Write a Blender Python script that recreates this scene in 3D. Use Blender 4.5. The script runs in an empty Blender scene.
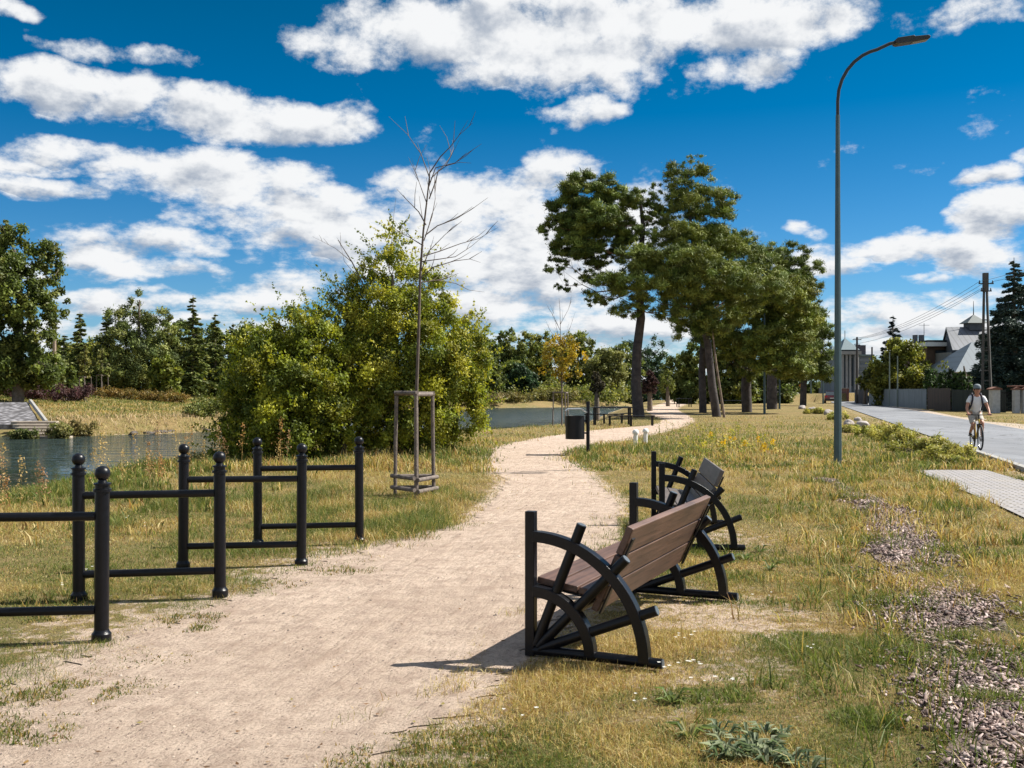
import bpy, math, random
import numpy as np
from mathutils import Vector, Matrix
random.seed(7)
RNG = np.random.default_rng(7)
PI = math.pi
F, HZ, CAMZ = 1024.0, 390.0, 1.6          # focal length in pixels, horizon row, eye height
scene = bpy.context.scene
COL = scene.collection

def W(px, Y):            # lateral world position of a column seen at distance Y
    return (px - 512.0) * Y / F
def Yd(py, z=0.0):       # distance of a ground point seen at row py
    return F * (CAMZ - z) / (py - HZ)
def Zh(py, Y):           # height seen at row py at distance Y
    return CAMZ + (HZ - py) * Y / F

# ------------------------------------------------------------------ numpy noise
def _hash(ix, iy, seed):
    h = (ix.astype(np.int64) * 374761393 + iy.astype(np.int64) * 668265263 + seed * 1442695041) & 0x7fffffff
    h = ((h ^ (h >> 13)) * 1274126177) & 0x7fffffff
    return ((h ^ (h >> 16)) & 0xffff) / 65535.0
def vnoise(x, y, seed=0):
    ix = np.floor(x); iy = np.floor(y); fx = x - ix; fy = y - iy
    fx = fx * fx * (3 - 2 * fx); fy = fy * fy * (3 - 2 * fy)
    a = _hash(ix, iy, seed); b = _hash(ix + 1, iy, seed); c = _hash(ix, iy + 1, seed); d = _hash(ix + 1, iy + 1, seed)
    return (a * (1 - fx) + b * fx) * (1 - fy) + (c * (1 - fx) + d * fx) * fy
def fbm(x, y, seed=0, octs=4):
    s = 0; a = .5; t = 0
    for k in range(octs):
        s = s + a * vnoise(x * 2 ** k + 17.3 * k, y * 2 ** k - 9.1 * k, seed + k); t += a; a *= .5
    return s / t
def sstep(a, b, x):
    t = np.clip((x - a) / (b - a), 0, 1); return t * t * (3 - 2 * t)
def seg_dist(x, y, pts):
    d = np.full(np.shape(x), 1e9)
    for (ax, ay), (bx, by) in zip(pts[:-1], pts[1:]):
        vx, vy = bx - ax, by - ay
        t = np.clip(((x - ax) * vx + (y - ay) * vy) / (vx * vx + vy * vy + 1e-12), 0, 1)
        d = np.minimum(d, np.hypot(x - ax - t * vx, y - ay - t * vy))
    return d
def inside(x, y, poly):
    r = np.zeros(np.shape(x), bool); n = len(poly)
    for i in range(n):
        ax, ay = poly[i]; bx, by = poly[(i + 1) % n]
        c = ((ay > y) != (by > y)) & (x < (bx - ax) * (y - ay) / (by - ay + 1e-12) + ax)
        r ^= c
    return r
def catmull(pts, k=8):
    P = [np.array(p, float) for p in pts]; P = [2 * P[0] - P[1]] + P + [2 * P[-1] - P[-2]]; out = []
    for i in range(1, len(P) - 2):
        for j in range(k):
            t = j / k
            out.append(.5 * ((2 * P[i]) + (-P[i - 1] + P[i + 1]) * t + (2 * P[i - 1] - 5 * P[i] + 4 * P[i + 1] - P[i + 2]) * t * t
                             + (-P[i - 1] + 3 * P[i] - 3 * P[i + 1] + P[i + 2]) * t ** 3))
    out.append(P[-2]); return [tuple(p) for p in out]

# ------------------------------------------------------------------ layout of the ground
NEAR_BANK = catmull([(-12, -20), (-10.2, 4), (-9.9, 14), (-9.8, 21), (-8.6, 30), (-5.2, 38.5), (-1.2, 46.5), (3.2, 57), (6.0, 76), (12, 115), (26, 200), (48, 330)], 5)
FAR_BANK = catmull([(-52, -20), (-40, 15), (-31, 33), (-24.5, 43), (-19.5, 49.5), (-15.5, 55), (-12, 70), (-7, 100), (-3.5, 122), (7, 131), (20, 150), (38, 220), (62, 330)], 5)
RIVER = NEAR_BANK + FAR_BANK[::-1]
LR = [((-3.4, -6), (-.9, -6)), ((-3.0, 2), (-1.1, 2)), ((-2.8, 4.3), (-.62, 4.3)), ((-2.7, 5.3), (-.12, 5.4)), ((-2.5, 6.5), (.15, 6.3)),
      ((-2.15, 7.9), (.5, 7.6)), ((-1.78, 9.4), (.9, 9)), ((-1.3, 10.5), (1.1, 10.5)), ((-.60, 12.2), (1.3, 12.6)), ((-.25, 15), (1.5, 15)),
      ((-.12, 18), (1.45, 18)), ((-.45, 22), (1.35, 21.5)), ((-.40, 27), (1.2, 25.2)), ((.4, 32), (2.2, 29.5)), ((2, 37), (3.7, 33.5)),
      ((4.3, 42.5), (5.6, 39)), ((6.6, 47), (7.5, 45.6)), ((8.2, 55), (9.5, 54.4)), ((9.2, 66), (11.1, 66)), ((12.3, 91), (14.6, 91)), ((21, 137), (24, 137)), ((34, 200), (37, 200))]
PATH_L = catmull([a for a, b in LR], 12); PATH_R = catmull([b for a, b in LR], 12)
PATH_POLY = PATH_L + PATH_R[::-1]
RS = .277
def road_l(Y): return 10.25 + RS * (Y - 20.5)
def road_r(Y): return 14.75 + RS * (Y - 20.5)
WALK = [(4.6, 4.0), (5.2, 8), (6.3, 12.6), (7.0, 15.7), (7.95, 20.2), (9.35, 20.2), (8.2, 14.2), (7.3, 9), (6.5, 4)]
MULCH_C = [(1.5, 2.0), (2.2, 4.4), (2.78, 6.2), (3.45, 8.5), (4.2, 11), (4.9, 13.6), (5.3, 16), (5.6, 18.3)]

def river_sd(x, y):
    d = np.minimum(seg_dist(x, y, NEAR_BANK), seg_dist(x, y, FAR_BANK))
    return np.where(inside(x, y, RIVER), -d, d)
def H(x, y):
    x = np.asarray(x, float); y = np.asarray(y, float)
    dn = seg_dist(x, y, NEAR_BANK); df = seg_dist(x, y, FAR_BANK); ins = inside(x, y, RIVER)
    near = -.6 + .6 * sstep(0, 2.6, dn)
    und = (fbm(x * .45, y * .45, 3, 2) - .5) * .05 * sstep(60, 30, y) * sstep(9.5, 8, x - RS * y * .0)
    pathd = np.where(inside(x, y, PATH_POLY), 0, 1)
    near = near + und * sstep(0, 3, dn)
    far = -.6 + .75 * sstep(0, 2.6, df) + .9 * sstep(2, 24, df) + .8 * sstep(20, 55, df) + (fbm(x * .2, y * .2, 5, 3) - .5) * .25 * sstep(1, 5, df)
    cutz = np.where(y > 50.2, -.12 + (y - 50.5) * .14, -.95 + .16 * np.clip(y - 45, 0, 6)) - .22
    far = np.where(inside(x, y, RAMP_CUT), np.minimum(far, cutz), far)
    bed = -.6 - .9 * sstep(0, 2.5, np.minimum(dn, df))
    return np.where(ins, bed, np.where(df < dn, far, near))
RAMP_CUT = [(-44, 62), (-27.2, 59.2), (-23.2, 51.5), (-20.6, 46.0), (-25, 45), (-44, 49)]
def bilin(A, x, y):
    x = np.asarray(x, float); y = np.asarray(y, float)
    i = np.clip(np.searchsorted(gx, x) - 1, 0, len(gx) - 2); j = np.clip(np.searchsorted(gy, y) - 1, 0, len(gy) - 2)
    u = np.clip((x - gx[i]) / (gx[i + 1] - gx[i]), 0, 1); v = np.clip((y - gy[j]) / (gy[j + 1] - gy[j]), 0, 1)
    return (A[j, i] * (1 - u) + A[j, i + 1] * u) * (1 - v) + (A[j + 1, i] * (1 - u) + A[j + 1, i + 1] * u) * v
def axis(segs):
    out = []
    for a, b, s in segs: out += list(np.arange(a, b - 1e-6, s))
    out.append(segs[-1][1]); return np.array(out)
gx = axis([(-1500, -400, 220), (-400, -120, 20), (-120, -44, 4), (-44, -14, .6), (-14, 14, .14), (14, 44, .8), (44, 120, 4), (120, 400, 20), (400, 1500, 220)])
gy = axis([(-60, -6, 4), (-6, 2, .5), (2, 20, .14), (20, 62, .4), (62, 160, 1.6), (160, 400, 12), (400, 2600, 220)])
def Hs(x, y): return float(H(np.array([x]), np.array([y]))[0])
def path_sd(x, y):
    d = np.minimum(seg_dist(x, y, PATH_L), seg_dist(x, y, PATH_R))
    return np.where(inside(x, y, PATH_POLY), -d, d)

# ------------------------------------------------------------------ mesh building
class MB:
    def __init__(s): s.v = []; s.f = []
    def add(s, vs, fs):
        o = len(s.v); s.v += [tuple(v) for v in vs]; s.f += [tuple(i + o for i in f) for f in fs]; return s
    def box(s, c, d, rot=None):
        x, y, z = d[0] / 2, d[1] / 2, d[2] / 2
        vs = [Vector((i, j, k)) for i in (-x, x) for j in (-y, y) for k in (-z, z)]
        if rot is not None: vs = [rot @ v for v in vs]
        vs = [v + Vector(c) for v in vs]
        return s.add(vs, [(0, 1, 3, 2), (4, 6, 7, 5), (0, 4, 5, 1), (2, 3, 7, 6), (0, 2, 6, 4), (1, 5, 7, 3)])
    def prism(s, outline, axis_a, axis_b, axis_n, origin, t):
        A, B, N, O = Vector(axis_a), Vector(axis_b), Vector(axis_n), Vector(origin); n = len(outline)
        vs = [O + A * p[0] + B * p[1] - N * t / 2 for p in outline] + [O + A * p[0] + B * p[1] + N * t / 2 for p in outline]
        fs = [tuple(range(n))[::-1], tuple(range(n, 2 * n))] + [(i, (i + 1) % n, n + (i + 1) % n, n + i) for i in range(n)]
        return s.add(vs, fs)
    def tube(s, pts, r, seg=8, cap=True, squash=None):
        P = [Vector(p) for p in pts]; n = len(P)
        R = r if isinstance(r, (list, tuple)) else [r] * n
        T = [(P[min(i + 1, n - 1)] - P[max(i - 1, 0)]).normalized() for i in range(n)]
        up = Vector((0, 0, 1)) if abs(T[0].z) < .9 else Vector((1, 0, 0))
        N = T[0].cross(up).normalized(); rings = []
        for i in range(n):
            N = (N - T[i] * N.dot(T[i])).normalized(); B = T[i].cross(N)
            rings.append([P[i] + (N * math.cos(2 * PI * k / seg) + B * math.sin(2 * PI * k / seg)) * R[i] for k in range(seg)])
        vs = [v for ring in rings for v in ring]
        fs = [(i * seg + k, i * seg + (k + 1) % seg, (i + 1) * seg + (k + 1) % seg, (i + 1) * seg + k) for i in range(n - 1) for k in range(seg)]
        if cap: fs += [tuple(range(seg))[::-1], tuple(range((n - 1) * seg, n * seg))]
        return s.add(vs, fs)
    def lathe(s, prof, c=(0, 0, 0), seg=20):
        vs = []; n = len(prof)
        for (r, z) in prof:
            vs += [(c[0] + r * math.cos(2 * PI * k / seg), c[1] + r * math.sin(2 * PI * k / seg), c[2] + z) for k in range(seg)]
        fs = [(i * seg + k, i * seg + (k + 1) % seg, (i + 1) * seg + (k + 1) % seg, (i + 1) * seg + k) for i in range(n - 1) for k in range(seg)]
        fs += [tuple(range(seg))[::-1], tuple(range((n - 1) * seg, n * seg))]
        return s.add(vs, fs)
    def build(s, name, mat, parent=None, smooth=False, bevel=0):
        me = bpy.data.meshes.new(name); me.from_pydata([tuple(v) for v in s.v], [], s.f); me.validate()
        me.materials.append(mat)
        o = bpy.data.objects.new(name, me); COL.objects.link(o)
        if smooth: me.polygons.foreach_set('use_smooth', [True] * len(me.polygons))
        if bevel:
            m = o.modifiers.new('bevel', 'BEVEL'); m.width = bevel; m.segments = 2; m.limit_method = 'ANGLE'
        if parent: o.parent = parent
        return o
def smooth_sharp(o, ang=35):
    me = o.data
    me.polygons.foreach_set('use_smooth', [True] * len(me.polygons))
    try: me.set_sharp_from_angle(angle=math.radians(ang))
    except Exception: pass
    return o
def np_mesh(name, V, Fc, mat, parent=None, col=None, smooth=False, attr=None, n=None):
    """triangles or quads straight from arrays; col is one colour per vertex"""
    k = Fc.shape[1]; me = bpy.data.meshes.new(name)
    me.vertices.add(len(V)); me.vertices.foreach_set('co', np.ascontiguousarray(V, dtype=np.float32).ravel())
    me.loops.add(Fc.size); me.loops.foreach_set('vertex_index', np.ascontiguousarray(Fc, dtype=np.int32).ravel())
    me.polygons.add(len(Fc)); me.polygons.foreach_set('loop_start', np.arange(0, Fc.size, k, dtype=np.int32))
    me.polygons.foreach_set('loop_total', np.full(len(Fc), k, dtype=np.int32))
    if smooth: me.polygons.foreach_set('use_smooth', np.ones(len(Fc), bool))
    me.update(calc_edges=True)
    if col is not None:
        a = me.color_attributes.new('Col', 'FLOAT_COLOR', 'POINT')
        c = np.ones((len(V), 4), np.float32); c[:, :3] = col; a.data.foreach_set('color', c.ravel())
    for nm, arr in (attr or {}).items():
        a = me.attributes.new(nm, 'FLOAT', 'POINT'); a.data.foreach_set('value', np.ascontiguousarray(arr, dtype=np.float32))
    me.materials.append(mat)
    o = bpy.data.objects.new(name, me); COL.objects.link(o)
    if parent: o.parent = parent
    return o
def empty(name, loc=(0, 0, 0), rz=0):
    o = bpy.data.objects.new(name, None); COL.objects.link(o); o.location = loc; o.rotation_euler = (0, 0, rz)
    o.empty_display_size = .2; return o
def tag(o, label=None, cat=None, group=None, kind=None):
    if label: o['label'] = label
    if cat: o['category'] = cat
    if group: o['group'] = group
    if kind: o['kind'] = kind
    return o
def copy_tree(o, parent=None):
    c = o.copy(); COL.objects.link(c)
    if parent: c.parent = parent
    for ch in [x for x in bpy.data.objects if x.parent is o]: copy_tree(ch, c)
    return c

# ------------------------------------------------------------------ materials
def mat(name, col=(.5, .5, .5), rough=.6, metal=0, var=.0, scale=8, bump=0, bscale=40, spec=.5, col2=None, coat=0):
    m = bpy.data.materials.new(name); m.use_nodes = True; nt = m.node_tree; N = nt.nodes; L = nt.links
    b = N['Principled BSDF']; b.inputs['Base Color'].default_value = (*col, 1); b.inputs['Roughness'].default_value = rough
    b.inputs['Metallic'].default_value = metal; b.inputs['Specular IOR Level'].default_value = spec; b.inputs['Coat Weight'].default_value = coat
    tc = N.new('ShaderNodeTexCoord')
    if var or col2:
        n = N.new('ShaderNodeTexNoise'); n.inputs['Scale'].default_value = scale; n.inputs['Detail'].default_value = 5; n.inputs['Roughness'].default_value = .65
        L.new(tc.outputs['Object'], n.inputs['Vector'])
        mx = N.new('ShaderNodeMix'); mx.data_type = 'RGBA'
        r = N.new('ShaderNodeMapRange'); r.inputs['From Min'].default_value = .35; r.inputs['From Max'].default_value = .65
        L.new(n.outputs['Fac'], r.inputs['Value']); L.new(r.outputs['Result'], mx.inputs['Factor'])
        c2 = col2 or tuple(c * (1 - var) for c in col); c1 = col if col2 else tuple(min(1, c * (1 + var)) for c in col)
        mx.inputs['A'].default_value = (*c1, 1); mx.inputs['B'].default_value = (*c2, 1)
        L.new(mx.outputs['Result'], b.inputs['Base Color'])
    if bump:
        n = N.new('ShaderNodeTexNoise'); n.inputs['Scale'].default_value = bscale; n.inputs['Detail'].default_value = 4
        L.new(tc.outputs['Object'], n.inputs['Vector'])
        bp = N.new('ShaderNodeBump'); bp.inputs['Strength'].default_value = bump; bp.inputs['Distance'].default_value = .02
        L.new(n.outputs['Fac'], bp.inputs['Height']); L.new(bp.outputs['Normal'], b.inputs['Normal'])
    return m
def leafmat(name, trans=.3, rough=.55):
    m = bpy.data.materials.new(name); m.use_nodes = True; nt = m.node_tree; N = nt.nodes; L = nt.links
    b = N['Principled BSDF']; b.inputs['Roughness'].default_value = rough; b.inputs['Specular IOR Level'].default_value = .25
    a = N.new('ShaderNodeAttribute'); a.attribute_name = 'Col'; L.new(a.outputs['Color'], b.inputs['Base Color'])
    t = N.new('ShaderNodeBsdfTranslucent'); mx = N.new('ShaderNodeMixShader'); mx.inputs['Fac'].default_value = trans
    h = N.new('ShaderNodeHueSaturation'); h.inputs['Value'].default_value = 1.4; h.inputs['Saturation'].default_value = 1.1
    L.new(a.outputs['Color'], h.inputs['Color']); L.new(h.outputs['Color'], t.inputs['Color'])
    L.new(b.outputs['BSDF'], mx.inputs[1]); L.new(t.outputs['BSDF'], mx.inputs[2]); L.new(mx.outputs['Shader'], N['Material Output'].inputs['Surface'])
    return m
M = {}
M['leaf'] = leafmat('foliage'); M['grass'] = leafmat('grass_blade', .35, .6)
M['needle'] = leafmat('pine_needle', .10, .6)
M['bark'] = mat('bark', (.10, .08, .06), .9, col2=(.19, .15, .12), scale=6, bump=.8, bscale=18)
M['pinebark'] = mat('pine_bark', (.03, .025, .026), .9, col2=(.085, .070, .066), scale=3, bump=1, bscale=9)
M['redbark'] = mat('red_pine_bark', (.28, .12, .06), .85, col2=(.16, .08, .05), scale=3, bump=.6, bscale=12)
M['twig'] = mat('twig_bark', (.10, .075, .06), .8, var=.25, scale=10)
M['stake'] = mat('weathered_stake', (.20, .16, .135), .85, col2=(.10, .08, .07), scale=14, bump=.4, bscale=60)
M['black'] = mat('black_powder_coat', (.0045, .005, .0075), .33, var=.3, scale=30, bump=.10, bscale=150, spec=.28)
M['blackmatt'] = mat('black_steel', (.0055, .0055, .008), .42, var=.3, scale=25, bump=.12, bscale=120, spec=.3)
M['cap'] = mat('grey_plastic_cap', (.07, .085, .10), .4, var=.1)
M['polepaint'] = mat('grey_green_pole_paint', (.05, .09, .10), .45, var=.12, scale=3, bump=.08, bscale=40)
M['dark'] = mat('dark_grey_metal', (.02, .024, .024), .5, var=.2)
M['white'] = mat('white_paint', (.75, .75, .73), .5, var=.06, scale=12)
M['conc'] = mat('concrete', (.36, .35, .33), .85, col2=(.27, .26, .24), scale=5, bump=.3)
M['glass'] = mat('window_glass', (.04, .06, .08), .08, spec=.8)
M['rubber'] = mat('black_rubber', (.015, .015, .016), .7)
M['chrome'] = mat('bare_metal', (.45, .45, .46), .3, metal=1)
def wood(name, c1, c2):
    m = bpy.data.materials.new(name); m.use_nodes = True; nt = m.node_tree; N = nt.nodes; L = nt.links
    b = N['Principled BSDF']; b.inputs['Roughness'].default_value = .5
    tc = N.new('ShaderNodeTexCoord'); mp = N.new('ShaderNodeMapping'); mp.inputs['Scale'].default_value = (30, 1.6, 30)
    n = N.new('ShaderNodeTexNoise'); n.inputs['Scale'].default_value = 1.5; n.inputs['Detail'].default_value = 6; n.inputs['Distortion'].default_value = .4
    L.new(tc.outputs['Object'], mp.inputs['Vector']); L.new(mp.outputs['Vector'], n.inputs['Vector'])
    n2 = N.new('ShaderNodeTexNoise'); n2.inputs['Scale'].default_value = 2.2; n2.inputs['Detail'].default_value = 3; L.new(tc.outputs['Object'], n2.inputs['Vector'])
    ad = N.new('ShaderNodeMath'); ad.operation = 'ADD'; L.new(n.outputs['Fac'], ad.inputs[0]); L.new(n2.outputs['Fac'], ad.inputs[1])
    r = N.new('ShaderNodeMapRange'); r.inputs['From Min'].default_value = .7; r.inputs['From Max'].default_value = 1.3; L.new(ad.outputs[0], r.inputs['Value'])
    mx = N.new('ShaderNodeMix'); mx.data_type = 'RGBA'; mx.inputs['A'].default_value = (*c1, 1); mx.inputs['B'].default_value = (*c2, 1)
    L.new(r.outputs['Result'], mx.inputs['Factor']); L.new(mx.outputs['Result'], b.inputs['Base Color'])
    bp = N.new('ShaderNodeBump'); bp.inputs['Strength'].default_value = .25; bp.inputs['Distance'].default_value = .01
    L.new(n.outputs['Fac'], bp.inputs['Height']); L.new(bp.outputs['Normal'], b.inputs['Normal']); return m
M['plank'] = wood('stained_plank', (.15, .082, .058), (.048, .026, .02))
M['plankgrey'] = wood('weathered_plank', (.15, .125, .11), (.075, .06, .055))

# ------------------------------------------------------------------ world, sun, camera
SUN_AZ = math.atan2(.955, .24)      # clockwise from +Y
SUN_EL = math.radians(47)
def build_world():
    w = bpy.data.worlds.new('World'); scene.world = w; w.use_nodes = True; nt = w.node_tree; N = nt.nodes; L = nt.links
    bg = N['Background']; bg.inputs['Strength'].default_value = .062
    sky = N.new('ShaderNodeTexSky'); sky.sky_type = 'NISHITA'; sky.sun_disc = False
    sky.sun_elevation = SUN_EL; sky.sun_rotation = SUN_AZ; sky.altitude = 100; sky.air_density = 1.0; sky.dust_density = .35; sky.ozone_density = 2.5
    def math_(op, a, b=None, c=None, clamp=False):
        n = N.new('ShaderNodeMath'); n.operation = op; n.use_clamp = clamp
        for i, x in enumerate((a, b, c)):
            if x is None: continue
            if isinstance(x, (int, float)): n.inputs[i].default_value = x
            else: L.new(x, n.inputs[i])
        return n.outputs[0]
    def vm(op, a, b=None, c=None, out=0):
        n = N.new('ShaderNodeVectorMath'); n.operation = op
        for i, x in enumerate((a, b, c)):
            if x is None: continue
            if isinstance(x, tuple): n.inputs[i].default_value = x
            elif isinstance(x, (int, float)): n.inputs[3].default_value = x
            else: L.new(x, n.inputs[i])
        return n.outputs[out]
    def comb(x, y, z):
        n = N.new('ShaderNodeCombineXYZ')
        for i, q in enumerate((x, y, z)):
            if isinstance(q, (int, float)): n.inputs[i].default_value = q
            else: L.new(q, n.inputs[i])
        return n.outputs[0]
    hs = N.new('ShaderNodeHueSaturation'); hs.inputs['Saturation'].default_value = SKY_SAT; hs.inputs['Value'].default_value = SKY_VAL
    tn = N.new('ShaderNodeMix'); tn.data_type = 'RGBA'; tn.blend_type = 'MULTIPLY'; tn.inputs['Factor'].default_value = 1; tg = N.new('ShaderNodeMix'); tg.data_type = 'RGBA'; tg.inputs['A'].default_value = SKY_LOW; tg.inputs['B'].default_value = SKY_TINT; L.new(tn.inputs['B'].links[0].to_socket if False else tg.outputs['Result'], tn.inputs['B'])
    L.new(sky.outputs[0], tn.inputs['A']); L.new(tn.outputs['Result'], hs.inputs['Color'])
    tc = N.new('ShaderNodeTexCoord'); sp = N.new('ShaderNodeSeparateXYZ'); L.new(tc.outputs['Generated'], sp.inputs[0])
    X, Y, Z = sp.outputs
    eg = N.new('ShaderNodeMapRange'); eg.inputs['From Min'].default_value = .0; eg.inputs['From Max'].default_value = .34; L.new(Z, eg.inputs['Value']); L.new(eg.outputs['Result'], tg.inputs['Factor'])
    az = math_('ARCTAN2', X, Y); el = math_('ARCSINE', Z)
    base = comb(az, el, 0.0)
    # noise lives in a coordinate stretched sideways near the horizon, as cloud layers seen from below are
    inv = math_('DIVIDE', 1.0, math_('ADD', math_('ABSOLUTE', Z), .30))
    q = comb(math_('MULTIPLY', az, 6.5), math_('MULTIPLY', math_('LOGARITHM', math_('ADD', math_('ABSOLUTE', Z), .26), math.e), 5.2), 3.1)
    def noise(vec, scale, detail, rough, lac=2.1):
        n = N.new('ShaderNodeTexNoise'); n.inputs['Scale'].default_value = scale; n.inputs['Detail'].default_value = detail
        n.inputs['Roughness'].default_value = rough; n.inputs['Lacunarity'].default_value = lac; L.new(vec, n.inputs['Vector']); return n
    wn = noise(q, 1.6, 3, .55)
    warp = vm('SUBTRACT', wn.outputs['Color'], (.5, .5, .5))
    wbase = vm('MULTIPLY_ADD', warp, (.10, .045, 0), base)
    mask = None; wsum = 0.001; vsum = 0.0
    for (px, py, rx, ry, s) in CLOUDS:
        u, v = (px - 512) / F, (HZ - py) / F
        a = math.atan(u); e = math.atan(v * math.cos(a))
        ra = rx / F * math.cos(a) ** 2; re = ry / F * math.cos(a)
        # the hair of the running value keeps the nodes in one chain, so few of them are held at once
        src = wbase if mask is None else vm('MULTIPLY_ADD', vsum, (1e-6, 1e-6, 0), wbase)
        d = vm('MULTIPLY_ADD', src, (1 / ra, 1 / re, 0), (-a / ra, -e / re, 0))
        # cumulus are flat below and domed above: stretch the lower half
        dd = vm('DOT_PRODUCT', d, d, out=1)
        m = math_('MULTIPLY_ADD', dd, -s, s)
        mask = m if mask is None else math_('MAXIMUM', mask, m)
        sy = N.new('ShaderNodeSeparateXYZ'); L.new(d, sy.inputs[0]); wq = math_('MAXIMUM', m, 0.0); wsum = math_('ADD', wq, wsum); vsum = math_('MULTIPLY_ADD', wq, sy.outputs[1], vsum)
    mask = math_('MAXIMUM', mask, -1.2)
    # outside the part of the sky described above: scattered clouds of the same sort
    away = math_('SUBTRACT', math_('ABSOLUTE', az), .62)
    high = math_('SUBTRACT', el, .47)
    off = math_('MULTIPLY', math_('MAXIMUM', away, high), 12.0, clamp=True)
    gen = noise(q, .55, 2, .5)
    genm = math_('MULTIPLY', math_('SUBTRACT', gen.outputs['Fac'], .50), 7.0)
    genm = math_('SUBTRACT', math_('MULTIPLY', genm, off), math_('MULTIPLY', math_('SUBTRACT', 1.0, off), 1.2))
    mask = math_('MAXIMUM', mask, genm)
    f1 = noise(q, 2.3, 10, .62)
    q2 = vm('ADD', q, (.08, .20, .0))
    f2 = noise(q2, 2.3, 5, .55)
    f3 = noise(q, .8, 2, .5)
    dens = math_('ADD', math_('MULTIPLY', mask, .55), math_('MULTIPLY', math_('SUBTRACT', f1.outputs['Fac'], .5), 3.4))
    alpha = N.new('ShaderNodeMapRange'); alpha.interpolation_type = 'SMOOTHSTEP'; alpha.inputs['From Min'].default_value = -.30; alpha.inputs['From Max'].default_value = .55
    L.new(dens, alpha.inputs['Value'])
    # shade: how the puffs rise toward the sun side, plus thick cores going grey
    rel = math_('MULTIPLY', math_('SUBTRACT', f1.outputs['Fac'], f2.outputs['Fac']), 3.0)
    core = math_('MULTIPLY', math_('SUBTRACT', dens, .25), -.38)
    vpos = math_('DIVIDE', vsum, wsum)
    sh = math_('ADD', math_('ADD', math_('MULTIPLY_ADD', vpos, .50, .88), rel), core)
    shc = N.new('ShaderNodeMapRange'); shc.interpolation_type = 'SMOOTHSTEP'; shc.inputs['From Min'].default_value = .05; shc.inputs['From Max'].default_value = .95
    L.new(sh, shc.inputs['Value'])
    mc = N.new('ShaderNodeMix'); mc.data_type = 'RGBA'; mc.inputs['A'].default_value = CLOUD_DARK; mc.inputs['B'].default_value = CLOUD_LIT
    L.new(shc.outputs['Result'], mc.inputs['Factor'])
    mx = N.new('ShaderNodeMix'); mx.data_type = 'RGBA'; L.new(alpha.outputs['Result'], mx.inputs['Factor'])
    L.new(hs.outputs['Color'], mx.inputs['A']); L.new(mc.outputs['Result'], mx.inputs['B'])
    L.new(mx.outputs['Result'], bg.inputs['Color'])
    w.cycles.sampling_method = 'MANUAL'; w.cycles.sample_map_resolution = 512
SKY_SAT, SKY_VAL = 1.12, 1.0; SKY_TINT = (.08, .44, .61, 1); SKY_LOW = (.58, .80, 1.08, 1)
CLOUD_DARK = (3.2, 3.7, 4.5, 1); CLOUD_LIT = (7.7, 7.8, 7.9, 1)
CLOUDS = [  # (column, row, half width, half height, strength) as seen from the path
    (480, 30, 150, 38, 1.6), (620, 20, 150, 40, 1.6), (760, 22, 120, 26, 1.2), (500, 75, 60, 16, .8), (610, 72, 30, 20, .6), (755, 60, 45, 20, .9), (340, 42, 50, 16, .6), (560, 45, 120, 40, 1.6),
    (90, 92, 100, 24, 1.3), (260, 118, 115, 28, 1.5), (120, 50, 50, 9, .5), (15, 5, 45, 8, .9),
    (75, 150, 60, 12, .7), (220, 180, 100, 28, 1.5), (300, 205, 90, 22, 1.3), (50, 185, 60, 10, .8), (130, 165, 50, 14, .7), (30, 160, 30, 8, .5),
    (130, 245, 80, 18, 1.0), (170, 268, 70, 10, .9), (85, 240, 40, 12, .8), (100, 295, 60, 14, .9), (260, 300, 45, 14, .9), (280, 235, 60, 16, .9), (340, 240, 50, 20, .8), (190, 252, 30,6,.7),
    (480, 200, 110, 34, 1.3), (420, 225, 90, 22, 1.1), (500, 265, 90, 26, 1.2), (560, 250, 60, 30, 1.0), (520, 305, 90, 24, 1.1), (560, 170, 45, 18, .8), (590, 115, 34, 14, .9), (640, 225, 40, 40, .6), (590, 330, 100, 22, .9), (430, 300, 60, 30, .7),
    (850, 300, 60, 10, .7), (820, 262, 40, 16, .9), (815, 232, 14, 9, .5), (920, 246, 80, 14, 1.2), (985, 250, 60, 20, 1.2), (1010, 215, 50, 24, 1.2), (985, 178, 34, 11, .9), (1020, 160, 16, 8, .6), (915, 163, 22, 5, .4),
    (880, 315, 90, 15, 1.0), (990, 290, 70, 12, .9), (950, 325, 90, 14, .9), (915, 272, 24, 4, .4), (820, 320, 40, 15, .7), (960,10,40,10,.3), (930,275,30,6,.5),
    (450, 250, 120, 60, 1.0), (350, 225, 60, 30, 1.0), (130, 300, 90, 14, 1.0), (140, 328, 110, 10, .9), (250, 325, 80, 12, .9), (300, 285, 60, 16, .8), (500, 235, 100, 40, 1.2), (540, 285, 90, 30, 1.1), (40, 262, 40, 14, .8), (870, 335, 90, 12, .9), (30, 320, 60, 10, .8), (230, 215, 60, 22, .9),
    (40, 350, 80, 12, .7), (200, 345, 120, 12, .7), (620, 370, 200, 10, .6), (900, 355, 100, 12, .7)]
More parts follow.
